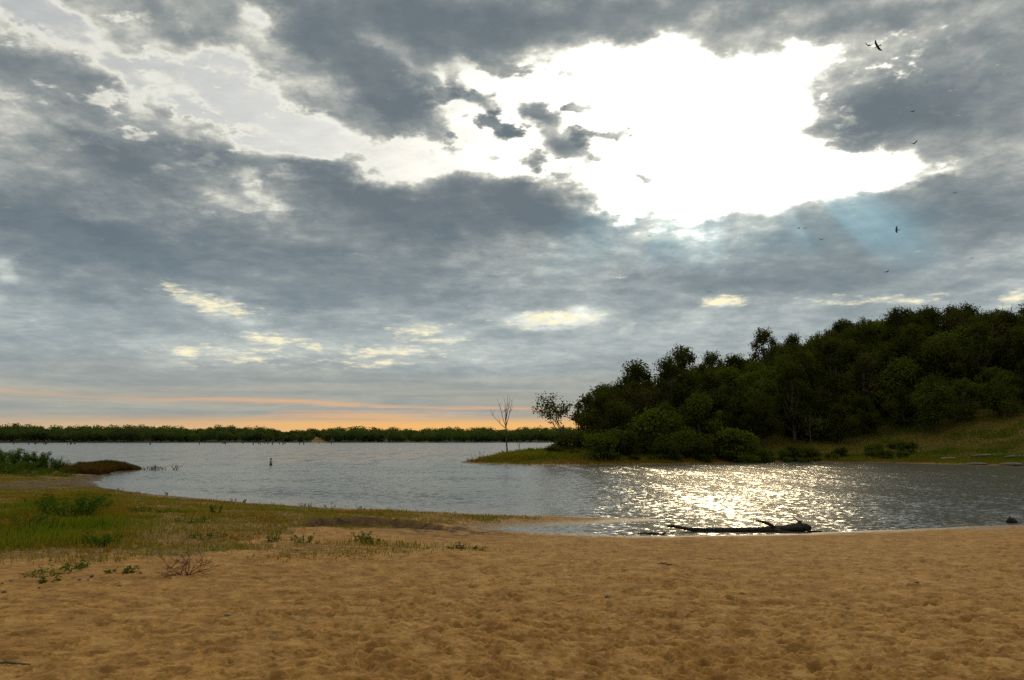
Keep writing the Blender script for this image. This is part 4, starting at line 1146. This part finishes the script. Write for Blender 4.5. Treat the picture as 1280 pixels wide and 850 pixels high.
# ------------------------------------------------------------------ birds
def bird_mesh(flap):
    vs, fs = [], []
    def ring(x, r, z): return [(x, r * math.cos(a), z + r * math.sin(a)) for a in np.linspace(0, 2 * math.pi, 8, endpoint=False)]
    prof = [(.34, .008, .01), (.30, .03, .01), (.24, .045, .015), (.12, .085, 0), (-.05, .09, 0), (-.2, .05, .0), (-.28, .03, .005)]
    for x_, r_, z_ in prof: vs += ring(x_, r_, z_)
    for i in range(len(prof) - 1):
        for k in range(8): fs.append((i * 8 + k, i * 8 + (k + 1) % 8, (i + 1) * 8 + (k + 1) % 8, (i + 1) * 8 + k))
    def slab(top):
        b_ = len(vs); n_ = len(top)
        vs.extend(top); vs.extend([(a, b2, c_ - .015) for a, b2, c_ in top])
        return b_, n_
    for sgn in (1, -1):
        st_ = [(0.05, .12, .05, .16), (.35, .10, .06, .13), (.62, .06, .02, .20), (.85, .0, -.02, .22)]
        grid = []
        for y_, xl, dz, ch in [(.04, .16, 0, .30), (.3, .19, flap * .3 * .3, .31), (.58, .15, flap * .52 * .5, .27), (.78, .05, flap * .62 * .72, .2), (.92, -.08, flap * .60 * .95, .07)]:
            grid.append([(xl, sgn * y_, dz + .02), (xl - ch, sgn * y_, dz + .02)])
        top = [p_ for row in grid for p_ in row]; b_, n_ = slab(top)
        for i in range(4):
            a0 = b_ + 2 * i
            fs.append((a0, a0 + 1, a0 + 3, a0 + 2)); fs.append((a0 + n_, a0 + n_ + 2, a0 + n_ + 3, a0 + n_ + 1))
            fs.append((a0, a0 + 2, a0 + 2 + n_, a0 + n_)); fs.append((a0 + 1, a0 + 1 + n_, a0 + 3 + n_, a0 + 3))
        e = b_ + 8; fs.append((e, e + 1, e + 1 + n_, e + n_))
    b_, n_ = slab([(-.24, .03, .01), (-.50, .11, .01), (-.52, 0, .01), (-.50, -.11, .01), (-.24, -.03, .01)])
    fs.append(tuple(b_ + i for i in range(5))); fs.append(tuple(b_ + n_ + i for i in reversed(range(5))))
    for i in range(5): fs.append((b_ + i, b_ + n_ + i, b_ + n_ + (i + 1) % 5, b_ + (i + 1) % 5))
    return vs, fs
bird_src = [mesh_from('bird', *bird_mesh(fl), M['feather'], False) for fl in (.9, .35, -.25)]
used_b = [False] * 3
BIRDS = [  # photo position, wingspan there, heading, roll, wing pose, label
    (1097, 58, 13, 2.2, .75, 1, 'larger right hand bird of the high pair, wings tilted up'),
    (1086, 57, 8, 1.55, .25, 0, 'left hand bird of the high pair, seen edge on'),
    (1140, 139.5, 8, .3, .3, 1, 'small dark bird gliding below the high pair'),
    (1142, 179.5, 9, .4, .1, 0, 'small dark bird with shallow raised wings, second below the high pair'),
    (1193, 241, 6, .5, .3, 1, 'tiny bird against grey cloud near the right edge, above the hill'),
    (1095, 227, 6, .9, .6, 1, 'tiny bird in front of the bright tip of the cloud gap'),
    (1121, 288, 11, 2.5, -.95, 1, 'dark bird banking steeply beside the blue light shaft'),
    (998, 285.5, 6, .2, .05, 1, 'tiny flat winged bird, left one of the level pair'),
    (1007, 285, 6, .5, .1, 2, 'tiny flat winged bird, right one of the level pair'),
    (1026, 299.5, 6, 1.2, .2, 0, 'small dark speck of a bird just below the level pair'),
    (1108, 340, 8, .2, -.05, 1, 'faint flat bird low in the sky above the hill'),
    (885, 365, 7, 1.0, .4, 0, 'dark bird just above the small bright cloud gap'),
    (811, 295, 5, 1.3, .3, 0, 'lone tiny bird below the large bright gap, farthest left'),
    (1214, 323, 5, .6, .2, 1, 'faintest tiny bird near the right edge, low over the hill'),
]
for px, py, span, hd, roll, pz, lab in BIRDS:
    D_ = 1.75 * F / span * .95
    d = ray(px, py); d = d / np.linalg.norm(d)
    if used_b[pz]:
        o = bird_src[pz].copy(); COL.objects.link(o)
    else: o = bird_src[pz]; used_b[pz] = True
    o.location = (d[0] * D_, d[1] * D_, EYE + d[2] * D_)
    o.rotation_euler = (roll, .1, hd)
    tag(o, lab, 'bird', 'birds circling over the hill')
